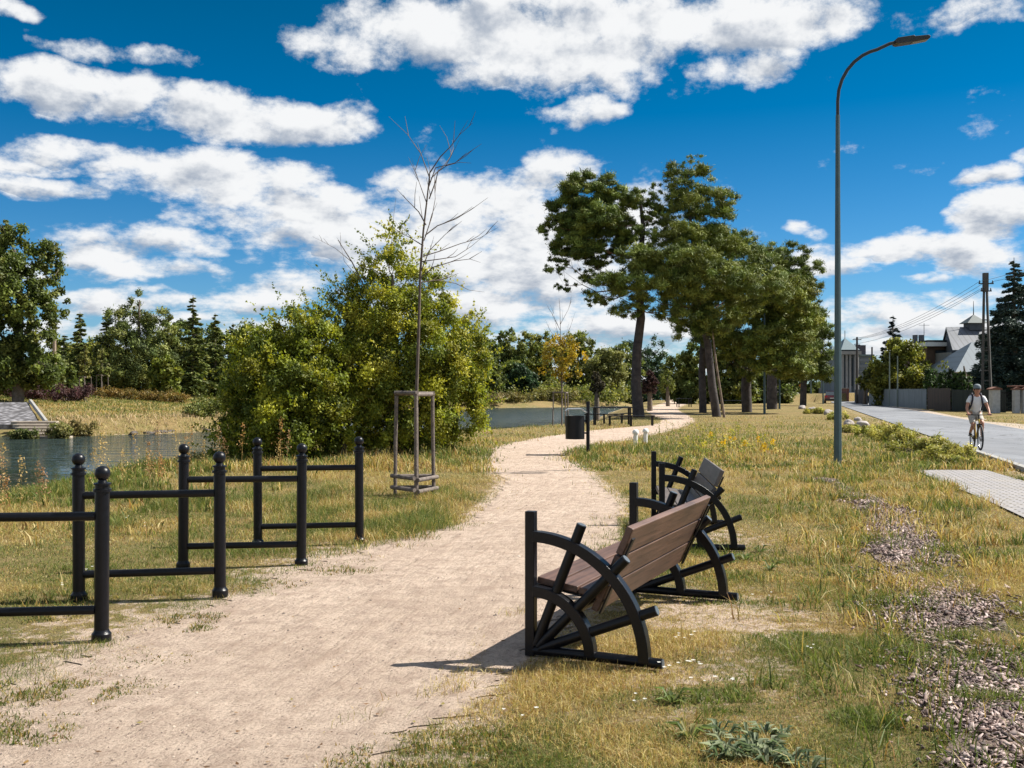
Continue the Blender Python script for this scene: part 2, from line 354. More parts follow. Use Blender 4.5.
def build_light_cam():
    s = bpy.data.lights.new('sun', 'SUN'); s.energy = 5.0; s.angle = math.radians(.5); s.color = (1, .95, .86)
    o = bpy.data.objects.new('sun', s); COL.objects.link(o)
    d = Vector((math.sin(SUN_AZ) * math.cos(SUN_EL), math.cos(SUN_AZ) * math.cos(SUN_EL), math.sin(SUN_EL)))
    o.rotation_euler = d.to_track_quat('Z', 'Y').to_euler(); o.location = (20, 5, 30)
    c = bpy.data.cameras.new('camera'); c.sensor_width = 36; c.lens = 36; c.clip_start = .05; c.clip_end = 5000
    c.shift_y = 6 / 1024
    co = bpy.data.objects.new('camera', c); COL.objects.link(co); co.location = (0, 0, CAMZ); co.rotation_euler = (PI / 2, 0, 0)
    scene.camera = co
    vs = scene.view_settings; vs.view_transform = 'Standard'; vs.look = 'None'; vs.exposure = EXPOSURE; vs.gamma = 1; vs.use_curve_mapping = False
    scene.cycles.max_bounces = 6; scene.cycles.diffuse_bounces = 2; scene.cycles.glossy_bounces = 3; scene.cycles.transmission_bounces = 4
    scene.cycles.transparent_max_bounces = 6; scene.cycles.caustics_reflective = False; scene.cycles.caustics_refractive = False
    scene.cycles.use_denoising = True
EXPOSURE = .95
build_world(); build_light_cam()
# ------------------------------------------------------------------ ground materials
def nodes(name):
    m = bpy.data.materials.new(name); m.use_nodes = True; nt = m.node_tree
    return m, nt.nodes, nt.links, nt.nodes['Principled BSDF']
def noise_n(N, L, vec, scale, detail=4, rough=.6, out='Fac'):
    n = N.new('ShaderNodeTexNoise'); n.inputs['Scale'].default_value = scale; n.inputs['Detail'].default_value = detail; n.inputs['Roughness'].default_value = rough
    L.new(vec, n.inputs['Vector']); return n.outputs[out]
def ramp_n(N, L, val, a, b, to0=0, to1=1):
    r = N.new('ShaderNodeMapRange'); r.inputs['From Min'].default_value = a; r.inputs['From Max'].default_value = b
    r.inputs['To Min'].default_value = to0; r.inputs['To Max'].default_value = to1; L.new(val, r.inputs['Value']); return r.outputs['Result']
def mix_n(N, L, f, a, b, mode='MIX'):
    m = N.new('ShaderNodeMix'); m.data_type = 'RGBA'; m.blend_type = mode
    for k, x in (('Factor', f), ('A', a), ('B', b)):
        if isinstance(x, tuple): m.inputs[k].default_value = (*x, 1)
        elif isinstance(x, (int, float)): m.inputs[k].default_value = x
        else: L.new(x, m.inputs[k])
    return m.outputs['Result']
def sand_color(N, L, pos):
    big = noise_n(N, L, pos, .9, 4); mid = noise_n(N, L, pos, 6, 5, .7); fine = noise_n(N, L, pos, 55, 5, .8); f3 = noise_n(N, L, pos, 190, 3, .8)
    c = mix_n(N, L, ramp_n(N, L, big, .35, .65), (.65, .515, .41), (.53, .41, .32))
    c = mix_n(N, L, ramp_n(N, L, mid, .42, .66, 0, .75), c, (.36, .265, .205))
    c = mix_n(N, L, ramp_n(N, L, fine, .50, .66, 0, .8), c, (.22, .16, .125))
    c = mix_n(N, L, ramp_n(N, L, f3, .55, .75, 0, .5), c, (.70, .60, .50))
    v = N.new('ShaderNodeTexVoronoi'); v.inputs['Scale'].default_value = 22; L.new(pos, v.inputs['Vector'])
    v.inputs['Randomness'].default_value = 1
    sp = ramp_n(N, L, v.outputs['Distance'], .10, .17, 1, 0)
    gate = ramp_n(N, L, noise_n(N, L, pos, 9, 2), .5, .62)
    mu = N.new('ShaderNodeMath'); mu.operation = 'MULTIPLY'; L.new(sp, mu.inputs[0]); L.new(gate, mu.inputs[1])
    c = mix_n(N, L, mu.outputs[0], c, (.12, .09, .07))
    return c, fine, mid
def bump_n(N, L, h, strength, dist, prev=None):
    b = N.new('ShaderNodeBump'); b.inputs['Strength'].default_value = strength; b.inputs['Distance'].default_value = dist
    L.new(h, b.inputs['Height'])
    if prev: L.new(prev, b.inputs['Normal'])
    return b.outputs['Normal']
def m_ground():
    m, N, L, b = nodes('dry_meadow'); b.inputs['Roughness'].default_value = .95; b.inputs['Specular IOR Level'].default_value = .15
    g = N.new('ShaderNodeNewGeometry'); pos = g.outputs['Position']
    big = noise_n(N, L, pos, .35, 4, .6); mid = noise_n(N, L, pos, 1.8, 5, .65); fine = noise_n(N, L, pos, 22, 6, .75)
    vf = noise_n(N, L, pos, 130, 4, .8)
    c = mix_n(N, L, ramp_n(N, L, big, .42, .62), (.29, .21, .085), (.17, .165, .05))
    c = mix_n(N, L, ramp_n(N, L, mid, .45, .68, 0, .75), c, (.36, .24, .12))
    c = mix_n(N, L, ramp_n(N, L, fine, .42, .62, 0, .7), c, (.11, .085, .03))
    c = mix_n(N, L, ramp_n(N, L, vf, .5, .62, 0, .85), c, (.06, .042, .02))
    c = mix_n(N, L, ramp_n(N, L, vf, .36, .48, .6, 0), c, (.46, .36, .18))
    sand, sf, sm = sand_color(N, L, pos)
    a = N.new('ShaderNodeAttribute'); a.attribute_name = 'bare'
    ad = N.new('ShaderNodeMath'); ad.operation = 'ADD'; L.new(a.outputs['Fac'], ad.inputs[0])
    L.new(ramp_n(N, L, noise_n(N, L, pos, 5.5, 8, .75), .3, .7, -.6, .6), ad.inputs[1])
    f = ramp_n(N, L, ad.outputs[0], .40, .66)
    c = mix_n(N, L, f, c, sand)
    L.new(c, b.inputs['Base Color'])
    n1 = bump_n(N, L, mid, .5, .08); n2 = bump_n(N, L, fine, 1, .05, n1); L.new(n2, b.inputs['Normal'])
    return m
def m_path():
    m, N, L, b = nodes('gravel_path'); b.inputs['Roughness'].default_value = .95; b.inputs['Specular IOR Level'].default_value = .2
    g = N.new('ShaderNodeNewGeometry'); pos = g.outputs['Position']
    c, fine, mid = sand_color(N, L, pos); L.new(c, b.inputs['Base Color'])
    # faint wheel and foot tracks along the walking direction
    vr = N.new('ShaderNodeVectorRotate'); vr.rotation_type = 'Z_AXIS'; vr.inputs['Angle'].default_value = math.radians(14); L.new(pos, vr.inputs['Vector']); mp = N.new('ShaderNodeMapping'); mp.inputs['Scale'].default_value = (4.2, .8, 1); L.new(vr.outputs[0], mp.inputs['Vector'])
    tr = noise_n(N, L, mp.outputs['Vector'], 1.6, 5, .7)
    L.new(mix_n(N, L, ramp_n(N, L, tr, .5, .68, 0, .55), c, (.36, .26, .195)), b.inputs['Base Color']); n1 = bump_n(N, L, tr, .8, .10); n2 = bump_n(N, L, mid, .8, .05, n1); n3 = bump_n(N, L, fine, 1, .022, n2); L.new(n3, b.inputs['Normal'])
    return m
def m_asphalt():
    m, N, L, b = nodes('worn_asphalt'); b.inputs['Roughness'].default_value = .8
    g = N.new('ShaderNodeNewGeometry'); pos = g.outputs['Position']
    c = mix_n(N, L, ramp_n(N, L, noise_n(N, L, pos, .5, 4), .35, .65), (.20, .21, .23), (.155, .162, .18))
    c = mix_n(N, L, ramp_n(N, L, noise_n(N, L, pos, 90, 3), .4, .7, 0, .6), c, (.26, .26, .27))
    mp = N.new('ShaderNodeMapping'); mp.inputs['Rotation'].default_value = (0, 0, math.radians(15.5)); mp.inputs['Scale'].default_value = (1.2, .05, 1); L.new(pos, mp.inputs['Vector'])
    c = mix_n(N, L, ramp_n(N, L, noise_n(N, L, mp.outputs['Vector'], 1.4, 4), .5, .62, 0, .4), c, (.10, .105, .12))
    vo = N.new('ShaderNodeTexVoronoi'); vo.feature = 'DISTANCE_TO_EDGE'; vo.inputs['Scale'].default_value = .42
    wv = N.new('ShaderNodeVectorMath'); wv.operation = 'MULTIPLY_ADD'; L.new(noise_n(N, L, pos, 1.3, 5, .7, 'Color'), wv.inputs[0]); wv.inputs[1].default_value = (1.2, 1.2, 0); L.new(pos, wv.inputs[2]); L.new(wv.outputs[0], vo.inputs['Vector'])
    c = mix_n(N, L, ramp_n(N, L, vo.outputs['Distance'], .006, .014, .75, 0), c, (.05, .05, .055))
    vp = N.new('ShaderNodeTexVoronoi'); vp.inputs['Scale'].default_value = .16; L.new(wv.outputs[0], vp.inputs['Vector']); bw = N.new('ShaderNodeRGBToBW'); L.new(vp.outputs['Color'], bw.inputs[0])
    c = mix_n(N, L, ramp_n(N, L, bw.outputs[0], .55, .60, 0, .3), c, (.11, .115, .125))
    L.new(c, b.inputs['Base Color']); L.new(bump_n(N, L, noise_n(N, L, pos, 60, 4), .5, .01), b.inputs['Normal']); return m
def m_pavers():
    m, N, L, b = nodes('concrete_pavers'); b.inputs['Roughness'].default_value = .85
    g = N.new('ShaderNodeNewGeometry'); pos = g.outputs['Position']
    mp = N.new('ShaderNodeMapping'); mp.inputs['Rotation'].default_value = (0, 0, math.radians(14)); L.new(pos, mp.inputs['Vector'])
    br = N.new('ShaderNodeTexBrick'); L.new(mp.outputs['Vector'], br.inputs['Vector']); br.inputs['Scale'].default_value = 2.3
    br.inputs['Color1'].default_value = (.36, .34, .345, 1); br.inputs['Color2'].default_value = (.27, .26, .27, 1); br.inputs['Mortar'].default_value = (.09, .08, .07, 1)
    br.inputs['Mortar Size'].default_value = .035
    c = mix_n(N, L, ramp_n(N, L, noise_n(N, L, pos, 3, 5), .4, .7, 0, .4), br.outputs['Color'], (.28, .24, .18))
    L.new(c, b.inputs['Base Color']); L.new(bump_n(N, L, br.outputs['Fac'], .5, -.01), b.inputs['Normal']); return m
def m_water():
    m, N, L, b = nodes('river_water'); b.inputs['Base Color'].default_value = (.026, .040, .032, 1); b.inputs['Roughness'].default_value = .04
    b.inputs['IOR'].default_value = 1.33; b.inputs['Specular IOR Level'].default_value = .9
    g = N.new('ShaderNodeNewGeometry'); pos = g.outputs['Position']
    mp = N.new('ShaderNodeMapping'); mp.inputs['Scale'].default_value = (.40, 1.1, 1); mp.inputs['Rotation'].default_value = (0, 0, .1); L.new(pos, mp.inputs['Vector'])
    n1 = bump_n(N, L, noise_n(N, L, mp.outputs['Vector'], 2.2, 3, .5), .25, .05); n2 = bump_n(N, L, noise_n(N, L, mp.outputs['Vector'], 9, 2, .5), .12, .02, n1)
    # the wide reach beyond the bush lies open to the wind and is rippled
    sx = N.new('ShaderNodeSeparateXYZ'); L.new(pos, sx.inputs[0]); wz = ramp_n(N, L, sx.outputs[1], 27, 52); nr = noise_n(N, L, mp.outputs['Vector'], 1.1, 4, .6)
    mu = N.new('ShaderNodeMath'); mu.operation = 'MULTIPLY'; L.new(wz, mu.inputs[0]); L.new(nr, mu.inputs[1]); n2 = bump_n(N, L, mu.outputs[0], 1.0, 1.5, n2)
    L.new(ramp_n(N, L, sx.outputs[1], 34, 80, .03, .24), b.inputs['Roughness']); L.new(n2, b.inputs['Normal']); return m
M['ground'] = m_ground(); M['path'] = m_path(); M['asphalt'] = m_asphalt(); M['pavers'] = m_pavers(); M['water'] = m_water()
M['soil'] = mat('dark_bed_soil', (.07, .045, .035), .95, col2=(.20, .145, .12), scale=38, bump=1, bscale=70)
M['shoulder'] = mat('sandy_shoulder', (.42, .34, .27), .95, col2=(.30, .24, .18), scale=2.5, bump=.6)

# ------------------------------------------------------------------ the ground sheet
GX, GY = np.meshgrid(gx, gy); fx, fy = GX.ravel(), GY.ravel(); GZ = H(fx, fy)
psd = path_sd(fx, fy)
bare = np.clip(1 - psd / np.where((fx < 0) & (fy < 11), .75, .38), 0, 1)
mask_near = (fy > 0) & (fy < 30)
bench_bare = .75 * np.exp(-(((fx - 1.5) / .75) ** 2 + ((fy - 7.3) / 1.3) ** 2)) + .55 * np.exp(-(((fx - 2.2) / .7) ** 2 + ((fy - 11.2) / 1.3) ** 2)) \
    + .45 * np.exp(-(((fx + 2.9) / .7) ** 2 + ((fy - 7) / 1.6) ** 2)) + .45 * np.exp(-(((fx - .9) / .6) ** 2 + ((fy - 5.6) / .7) ** 2)) + .40 * np.exp(-(((fx + 1.9) / .5) ** 2 + ((fy - 10) / 1.2) ** 2))
roadside = .55 * np.exp(-((fx - road_l(fy) + .3) / .3) ** 2) + .6 * np.exp(-((fx - road_r(fy) - .4) / .5) ** 2)
bank = .35 * np.exp(-(np.minimum(np.abs(river_sd(fx, fy)), 9) / .7) ** 2)
bare = np.clip(np.maximum.reduce([bare, bench_bare, roadside, bank]), 0, 1)
nx, ny = len(gx), len(gy); ii, jj = np.meshgrid(np.arange(nx - 1), np.arange(ny - 1)); a = (jj * nx + ii).ravel()
GZ2 = GZ.reshape(len(gy), len(gx)); PSD2 = psd.reshape(GZ2.shape); RSD2 = river_sd(fx, fy).reshape(GZ2.shape)
quads = np.stack([a, a + 1, a + 1 + nx, a + nx], 1)
tag(np_mesh('ground', np.stack([fx, fy, GZ], 1), quads, M['ground'], smooth=True, attr={'bare': bare}), 'dry yellow green meadow ground beside the path and river', None, None, 'structure')

def H(x, y): return bilin(GZ2, x, y)
def path_sd(x, y): return bilin(PSD2, x, y)
def river_sd(x, y): return bilin(RSD2, x, y)
def strip(name, Lp, Rp, mat_, lift, across=10, wig=0, seed=1):
    Lp = np.array(Lp); Rp = np.array(Rp); n = len(Lp); t = np.linspace(0, 1, across + 1)
    k = np.arange(n)
    lw = (fbm(k * .37, k * 0. + 3, seed, 3) - .5) * wig; rw = (fbm(k * .37, k * 0. + 8, seed + 5, 3) - .5) * wig
    d = Rp - Lp; ln = np.linalg.norm(d, axis=1, keepdims=True); u = d / ln
    Lp = Lp + u * lw[:, None]; Rp = Rp + u * rw[:, None]
    P = Lp[:, None, :] * (1 - t)[None, :, None] + Rp[:, None, :] * t[None, :, None]
    x, y = P[..., 0].ravel(), P[..., 1].ravel(); z = H(x, y) + lift + .00006 * np.clip(y, 0, 200)
    m = across + 1; ii, jj = np.meshgrid(np.arange(across), np.arange(n - 1)); a = (jj * m + ii).ravel()
    return np_mesh(name, np.stack([x, y, z], 1), np.stack([a, a + 1, a + 1 + m, a + m], 1), mat_, smooth=True)
def dense(pts, k): return catmull(pts, k)
tag(strip('path', dense([a for a, b in LR], 40), dense([b for a, b in LR], 40), M['path'], .006, 24, .34), 'pale sandy gravel footpath curving away past the benches', None, None, 'structure')
ys = np.concatenate([np.arange(-12, 60, 1.0), np.arange(60, 420, 8)])
tag(strip('road', [(road_l(y), y) for y in ys], [(road_r(y), y) for y in ys], M['asphalt'], .03, 8), 'narrow grey asphalt road beside the meadow', None, None, 'structure')
tag(strip('road_shoulder', [(road_r(y) - .2, y) for y in ys], [(road_r(y) + .9 + 1.2 * math.exp(-((y - 36) / 7) ** 2) + .4 * math.sin(y * .7), y) for y in ys], M['shoulder'], .018, 6), 'sandy shoulder along the far side of the road', None, None, 'structure')
wb = MB()
wl = dense([WALK[i] for i in (0, 1, 2, 3, 4)], 6); wr = dense([WALK[i] for i in (8, 7, 6, 5)], 8)
wl = [wl[int(i)] for i in np.linspace(0, len(wl) - 1, 25)]; wr = [wr[int(i)] for i in np.linspace(0, len(wr) - 1, 25)]
tag(strip('pavement', wl, wr, M['pavers'], .022, 8), 'grey block paved walk ending beside the road', None, None, 'structure')
kb = MB(); ky = np.arange(2, 27.5, 1.0)
for i in range(len(ky) - 1):
    y0, y1 = ky[i], ky[i + 1] - .012
    p0 = Vector((road_l(y0) - .07, y0, 0)); p1 = Vector((road_l(y1) - .07, y1, 0)); c = (p0 + p1) / 2
    kb.box((c.x, c.y, .02), (.15, (p1 - p0).length, .16), Matrix.Rotation(-math.atan(RS), 3, 'Z'))
tag(kb.build('kerb', M['conc'], bevel=.01), 'pale concrete kerb along the near edge of the road', None, None, 'structure')
mb = MB(); mb.add([(-90, -30, -.6), (110, -30, -.6), (110, 420, -.6), (-90, 420, -.6)], [(0, 1, 2, 3)])
tag(mb.build('water', M['water']), 'still river water reflecting sky and trees', None, None, 'structure')

# ------------------------------------------------------------------ bark mulch bed
MC = np.array(dense(MULCH_C, 12)); 
def offset(C, d):
    T = np.gradient(C, axis=0); T /= np.linalg.norm(T, axis=1, keepdims=True); Nn = np.stack([T[:, 1], -T[:, 0]], 1)
    return C + Nn * np.asarray(d)[:, None]
k = np.arange(len(MC)); wd = .32 * np.clip((len(MC) - k) / 25, .25, 1) + .14 * (fbm(k * .3, k * 0., 9, 2) - .5)
tag(strip('mulch_bed', offset(MC, -wd), offset(MC, wd), M['soil'], .010, 8, .1), 'dark strip of soil under bark mulch', None, None, 'structure')
def chips():
    n = 46000; t = RNG.random(n) * (len(MC) - 1.01); i = t.astype(int); fr = t - i
    T = np.gradient(MC, axis=0); T /= np.linalg.norm(T, axis=1, keepdims=True); Nn = np.stack([T[:, 1], -T[:, 0]], 1)
    off = np.clip(RNG.normal(0, .62, n), -1.8, 1.8) * wd[i]
    P = MC[i] + (MC[i + 1] - MC[i]) * fr[:, None] + Nn[i] * off[:, None]
    keep = fbm(P[:, 0] * 2.6, P[:, 1] * 2.6, 31, 3) + .12 * RNG.normal(size=n) > (.41 + .006 * P[:, 1] + .14 * np.abs(off)); P = P[keep]; n = len(P)
    ln = RNG.gamma(3.2, .0042, n)  .clip(.005, .022) * (1 + .035 * P[:, 1]); wdth = ln * RNG.uniform(.3, .65, n); th = RNG.uniform(.0012, .003, n)
    yaw = RNG.random(n) * 2 * PI; tilt = RNG.normal(0, .5, n); rol = RNG.normal(0, .5, n)
    base = np.array([(-1, -.8, -1), (1, -1, -1), (.8, 1, -1), (-1, .7, -1), (-1, -.8, 1), (1, -1, 1), (.8, 1, 1), (-1, .7, 1)], float)
    S = base[None] * np.stack([ln, wdth, th], 1)[:, None]
    cy, sy = np.cos(yaw), np.sin(yaw)
    x, y, z = S[..., 0], S[..., 1], S[..., 2]
    ct, st = np.cos(tilt)[:, None], np.sin(tilt)[:, None]; x, z = x * ct + z * st, -x * st + z * ct
    cr, sr = np.cos(rol)[:, None], np.sin(rol)[:, None]; y, z = y * cr - z * sr, y * sr + z * cr
    x, y = x * cy[:, None] - y * sy[:, None], x * sy[:, None] + y * cy[:, None]
    zz = H(P[:, 0], P[:, 1]) + .016 + RNG.random(n) * .014
    V = np.stack([x + P[:, 0][:, None], y + P[:, 1][:, None], z + zz[:, None]], 2).reshape(-1, 3)
    q = np.array([(0, 3, 2, 1), (4, 5, 6, 7), (0, 1, 5, 4), (1, 2, 6, 5), (2, 3, 7, 6), (3, 0, 4, 7)])
    Fc = (np.arange(n)[:, None, None] * 8 + q[None]).reshape(-1, 4)
    pal = np.array([(.25, .175, .155), (.15, .10, .085), (.40, .31, .285), (.07, .045, .04), (.22, .145, .12)])
    c = pal[RNG.integers(0, 5, n)] * RNG.uniform(.7, 1.2, (n, 1))
    m, N, L, b = nodes('bark_chip'); a = N.new('ShaderNodeAttribute'); a.attribute_name = 'Col'; L.new(a.outputs['Color'], b.inputs['Base Color']); b.inputs['Roughness'].default_value = .75
    tag(np_mesh('bark_mulch', V, Fc, m, col=np.repeat(c, 8, 0)), 'pinkish brown bark chips strewn along the planting bed', 'mulch', None, 'stuff')
chips()

# ------------------------------------------------------------------ grass
def blades(name, P, hgt, wid, col, lean=.5, label='', cat='grass', zoff=0):
    """three triangles a blade, bent over; P (n,2)"""
    n = len(P); yaw = RNG.random(n) * 2 * PI; z0 = H(P[:, 0], P[:, 1]) - .006 + zoff
    dx, dy = np.cos(yaw), np.sin(yaw); ln = np.abs(RNG.normal(0, lean, n)) + .12; ly = RNG.random(n) * 2 * PI
    lx, lyv = np.cos(ly) * ln, np.sin(ly) * ln
    def pt(t, s):
        bx = P[:, 0] + lx * hgt * t * t; by = P[:, 1] + lyv * hgt * t * t; bz = z0 + hgt * t * (1 - .35 * np.minimum(ln, 1.4) * t)
        return np.stack([bx + dx * wid * s, by + dy * wid * s, bz], 1)
    V = np.stack([pt(0, -.5), pt(0, .5), pt(.55, -.42), pt(.55, .42), pt(1, 0)], 1).reshape(-1, 3)
    f = np.array([(0, 1, 3), (0, 3, 2), (2, 3, 4)]); Fc = (np.arange(n)[:, None, None] * 5 + f[None]).reshape(-1, 3)
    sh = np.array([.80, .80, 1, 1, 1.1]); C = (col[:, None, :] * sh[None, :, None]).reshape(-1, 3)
    return tag(np_mesh(name, V, Fc, M['grass'], col=C), label, cat, None, 'stuff')
STRAW = np.array([(.52, .40, .15), (.40, .29, .09), (.66, .55, .28), (.26, .17, .06), (.42, .36, .10), (.36, .21, .08)])
GREEN = np.array([(.10, .14, .028), (.145, .175, .04), (.19, .20, .05), (.075, .105, .025)])
def frustum_pts(n, y0, y1, m=1.18, pad=1.0):
    """about uniform on the picture in depth, uniform across"""
    y = 1 / (1 / y1 + RNG.random(n) * (1 / y0 - 1 / y1)); x = (RNG.random(n) - .5) * 2 * (.5 * y * m + pad); return np.stack([x, y], 1)
def uniform_pts(n, y0, y1, m=1.18, pad=1.0):
    y = np.sqrt(y0 ** 2 + RNG.random(n) * (y1 ** 2 - y0 ** 2)); x = (RNG.random(n) - .5) * 2 * (.5 * y * m + pad); return np.stack([x, y], 1)
WALK_P = [tuple(p) for p in WALK]
def cover(P):
    x, y = P[:, 0], P[:, 1]; sd = path_sd(x, y)
    c = np.where(sd > 0, np.where((x < 0) & (y < 11), .4, .85) + .15 * sstep(0, .9, sd), 0)
    ed = (sd <= 0) & (sd > -.55)
    c = np.where(ed, .34 * sstep(-.55, 0, sd) * (fbm(x * 3, y * 3, 44, 3) > .56), c)
    c *= np.where((x > road_l(y) - .12) & (x < road_r(y) + .25), 0, 1)
    c *= np.where(inside(x, y, WALK_P), 0, 1)
    c *= np.where(river_sd(x, y) < .25, 0, 1)
    md = seg_dist(x, y, [tuple(p) for p in MC[::6]]); c *= .60 + .40 * sstep(.15, .6, md); c *= ~inside(x, y, RAMP_CUT)
    for cx, cy, rx, ry, s in ((1.5, 7.3, .7, 1.2, .6), (2.2, 11.2, .6, 1.2, .45), (-2.9, 7.2, .55, 1.5, .5), (.9, 5.7, .55, .6, .5), (-1.9, 10, .4, 1.1, .4), (-3.0, 5.6, .5, .8, .7)):
        c *= 1 - s * np.exp(-(((x - cx) / rx) ** 2 + ((y - cy) / ry) ** 2))
    return c
def greenness(x, y):
    g = .055 + .45 * fbm(x * .33, y * .33, 61, 3) + .55 * fbm(x * 1.7, y * 1.7, 67, 3)
    g = g + .10 * np.exp(-((x + 6) / 3) ** 2) - .02
    return g
def pick(P, bias=0):
    x, y = P[:, 0], P[:, 1]; g = greenness(x, y) + bias; n = len(P)
    isg = RNG.random(n) < sstep(.42, .66, g) * .85 + .05
    c = np.where(isg[:, None], GREEN[RNG.integers(0, 4, n)], STRAW[RNG.integers(0, 6, n)]) * RNG.uniform(.72, 1.22, (n, 1))
    return c, isg
def turf(name, P, h, w, lean, label, bias=0):
    k = fbm(P[:, 0] * 2.4, P[:, 1] * 2.4, 71, 3)
    P = P[RNG.random(len(P)) < cover(P) * (.50 + .6 * sstep(.25, .5, k))]
    c, isg = pick(P, bias); n = len(P)
    tuf = .55 + 1.1 * sstep(.4, .75, fbm(P[:, 0] * 1.1, P[:, 1] * 1.1, 77, 3))
    tuf = tuf * (1 + .9 * sstep(-.1, -.9, P[:, 0]) * sstep(9.5, 11.5, P[:, 1]) * (P[:, 1] < 34)) * (1 + .5 * sstep(.8, 2.5, P[:, 0]) * sstep(12, 16, P[:, 1]) * (P[:, 1] < 30))
    hh = h * tuf * RNG.uniform(.4, 1.25, n) * np.where(isg, 1.05, .95); ww = w * RNG.uniform(.6, 1.3, n) * (.7 + P[:, 1] * 0)
    return blades(name, P, hh, ww, c, lean, label)
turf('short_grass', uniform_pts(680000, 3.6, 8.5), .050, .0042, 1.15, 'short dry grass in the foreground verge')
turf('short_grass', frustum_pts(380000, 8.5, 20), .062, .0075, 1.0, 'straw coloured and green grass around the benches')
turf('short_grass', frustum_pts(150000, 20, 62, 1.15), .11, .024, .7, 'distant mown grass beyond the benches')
def far_mask(P):
    x, y = P[:, 0], P[:, 1]; return (x < -.05 * y - 5) & (river_sd(x, y) > .3)
# meadow on the far bank
P = np.stack([RNG.uniform(-75, -8, 170000), RNG.uniform(40, 100, 170000)], 1)
df = seg_dist(P[:, 0], P[:, 1], FAR_BANK); dn = seg_dist(P[:, 0], P[:, 1], NEAR_BANK)
ok = (df < dn) & ~inside(P[:, 0], P[:, 1], RAMP_CUT) & ~inside(P[:, 0], P[:, 1], RIVER) & (np.abs(P[:, 0]) < P[:, 1] * .62); P = P[ok]; df = df[ok]
c, g = pick(P, .07); n = len(P)
pale = RNG.random(n) < .8 * np.exp(-((df - 1.8) / 2.0) ** 2); c[pale] = np.array((.55, .42, .24)) * RNG.uniform(.7, 1.1, (pale.sum(), 1))
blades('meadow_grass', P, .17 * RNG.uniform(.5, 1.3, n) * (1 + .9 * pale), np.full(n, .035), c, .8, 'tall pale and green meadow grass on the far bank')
# longer weeds by the mulch bed and in the foreground
P = uniform_pts(15000, 3.6, 20); x, y = P[:, 0], P[:, 1]
md = seg_dist(x, y, [tuple(p) for p in MC[::6]])
right = (x > np.interp(y, [p[1] for p in MULCH_C], [p[0] for p in MULCH_C])) * .9
want = np.maximum(np.exp(-((md - .35) / .6) ** 2) * 1.3, right * sstep(6, 10, y) * .8) * .85 * (fbm(x * 2.0, y * 2.0, 81, 3) > .45)
P = P[(RNG.random(len(P)) < want * cover(P))]; P = np.repeat(P, 13, 0) + RNG.normal(0, .045, (len(P) * 13, 2)); c, g = pick(P, .07); n = len(P)
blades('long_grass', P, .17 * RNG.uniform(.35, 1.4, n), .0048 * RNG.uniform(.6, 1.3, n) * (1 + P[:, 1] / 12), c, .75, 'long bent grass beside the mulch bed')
# weeds along the river side behind the bicycle stands
P = np.stack([RNG.uniform(-11, -3.3, 5200), RNG.uniform(8, 34, 5200)], 1)
sd = river_sd(P[:, 0], P[:, 1]); P = P[(sd > .1) & (RNG.random(len(P)) < .25 + .75 * np.exp(-((sd - 1.6) / 1.8) ** 2))]
P = P[fbm(P[:, 0] * .9, P[:, 1] * .9, 91, 3) > .42]
P = np.repeat(P, 9, 0) + RNG.normal(0, .06, (len(P) * 9, 2)); c, g = pick(P, .03); n = len(P)
blades('bank_grass', P, .13 * RNG.uniform(.4, 1.3, n) * (1 + .02 * P[:, 1]), .012 * RNG.uniform(.6, 1.3, n) * (1 + P[:, 1] / 20), c, .4, 'tall straw and green grass on the near river bank')
# green tufts on the worn ground and other denser green spots: (column, row, radius m, height, count)
def tufts(name, spots, cols, label, w=.006, lean=.7):
    Ps, hs = [], []
    for px, py, r, h, cnt in spots:
        y0 = Yd(py); x0 = W(px, y0); a = RNG.random(cnt) * 2 * PI; q = np.sqrt(RNG.random(cnt)) * r
        X = x0 + np.cos(a) * q * 1.5; Yv = y0 + np.sin(a) * q
        k = fbm(X * 9, Yv * 9, 5, 2) > .42; Ps.append(np.stack([X, Yv], 1)[k]); hs.append((h * RNG.uniform(.4, 1.2, cnt) * (1.15 - .6 * (q / r)))[k])
    P = np.concatenate(Ps); h = np.concatenate(hs); n = len(P)
    c = cols[RNG.integers(0, len(cols), n)] * RNG.uniform(.7, 1.25, (n, 1))
    blades(name, P, h, w * RNG.uniform(.6, 1.3, n) * (1 + P[:, 1] / 12), c, lean, label)
tufts('green_grass', [(195, 618, .20, .05, 900), (190, 628, .12, .05, 500), (150, 660, .28, .03, 1100), (205, 655, .12, .035, 400), (20, 700, .38, .05, 4200), (90, 690, .28, .04, 1800), (10, 735, .22, .05, 1800), (95, 672, .12, .03, 300),
                      (160, 590, .2, .08, 600), (60, 600, .3, .08, 1200), (20, 615, .3, .07, 1000), (440, 755, .34, .05, 3000), (520, 740, .25, .05, 1600), (400, 775, .3, .05, 1600), (275, 585, .2, .05, 500), (340, 572, .25, .06, 600)],
      np.concatenate([GREEN[[0, 1, 3, 2]], STRAW[[1, 3]]]) * .9, 'dark green grass patches on the worn edge of the path', .0045)
tufts('lush_grass', [(880, 718, .17, .085, 1700), (915, 655, .24, .10, 1600), (705, 700, .24, .06, 1500), (800, 640, .25, .07, 1200), (780, 690, .3, .06, 1400), (985, 700, .12, .12, 700), (950, 640, .15, .12, 700), (735, 600, .3, .06, 900), (870, 590, .4, .08, 1200),
                     (660, 575, .2, .08, 500), (760, 560, .3, .08, 700), (700, 740, .3, .05, 1500), (860, 660, .3, .06, 1000)],
      np.array([(.11, .155, .035), (.15, .19, .045), (.10, .12, .03), (.26, .24, .09)]), 'fresh green grass clumps in the dry verge', .0045)
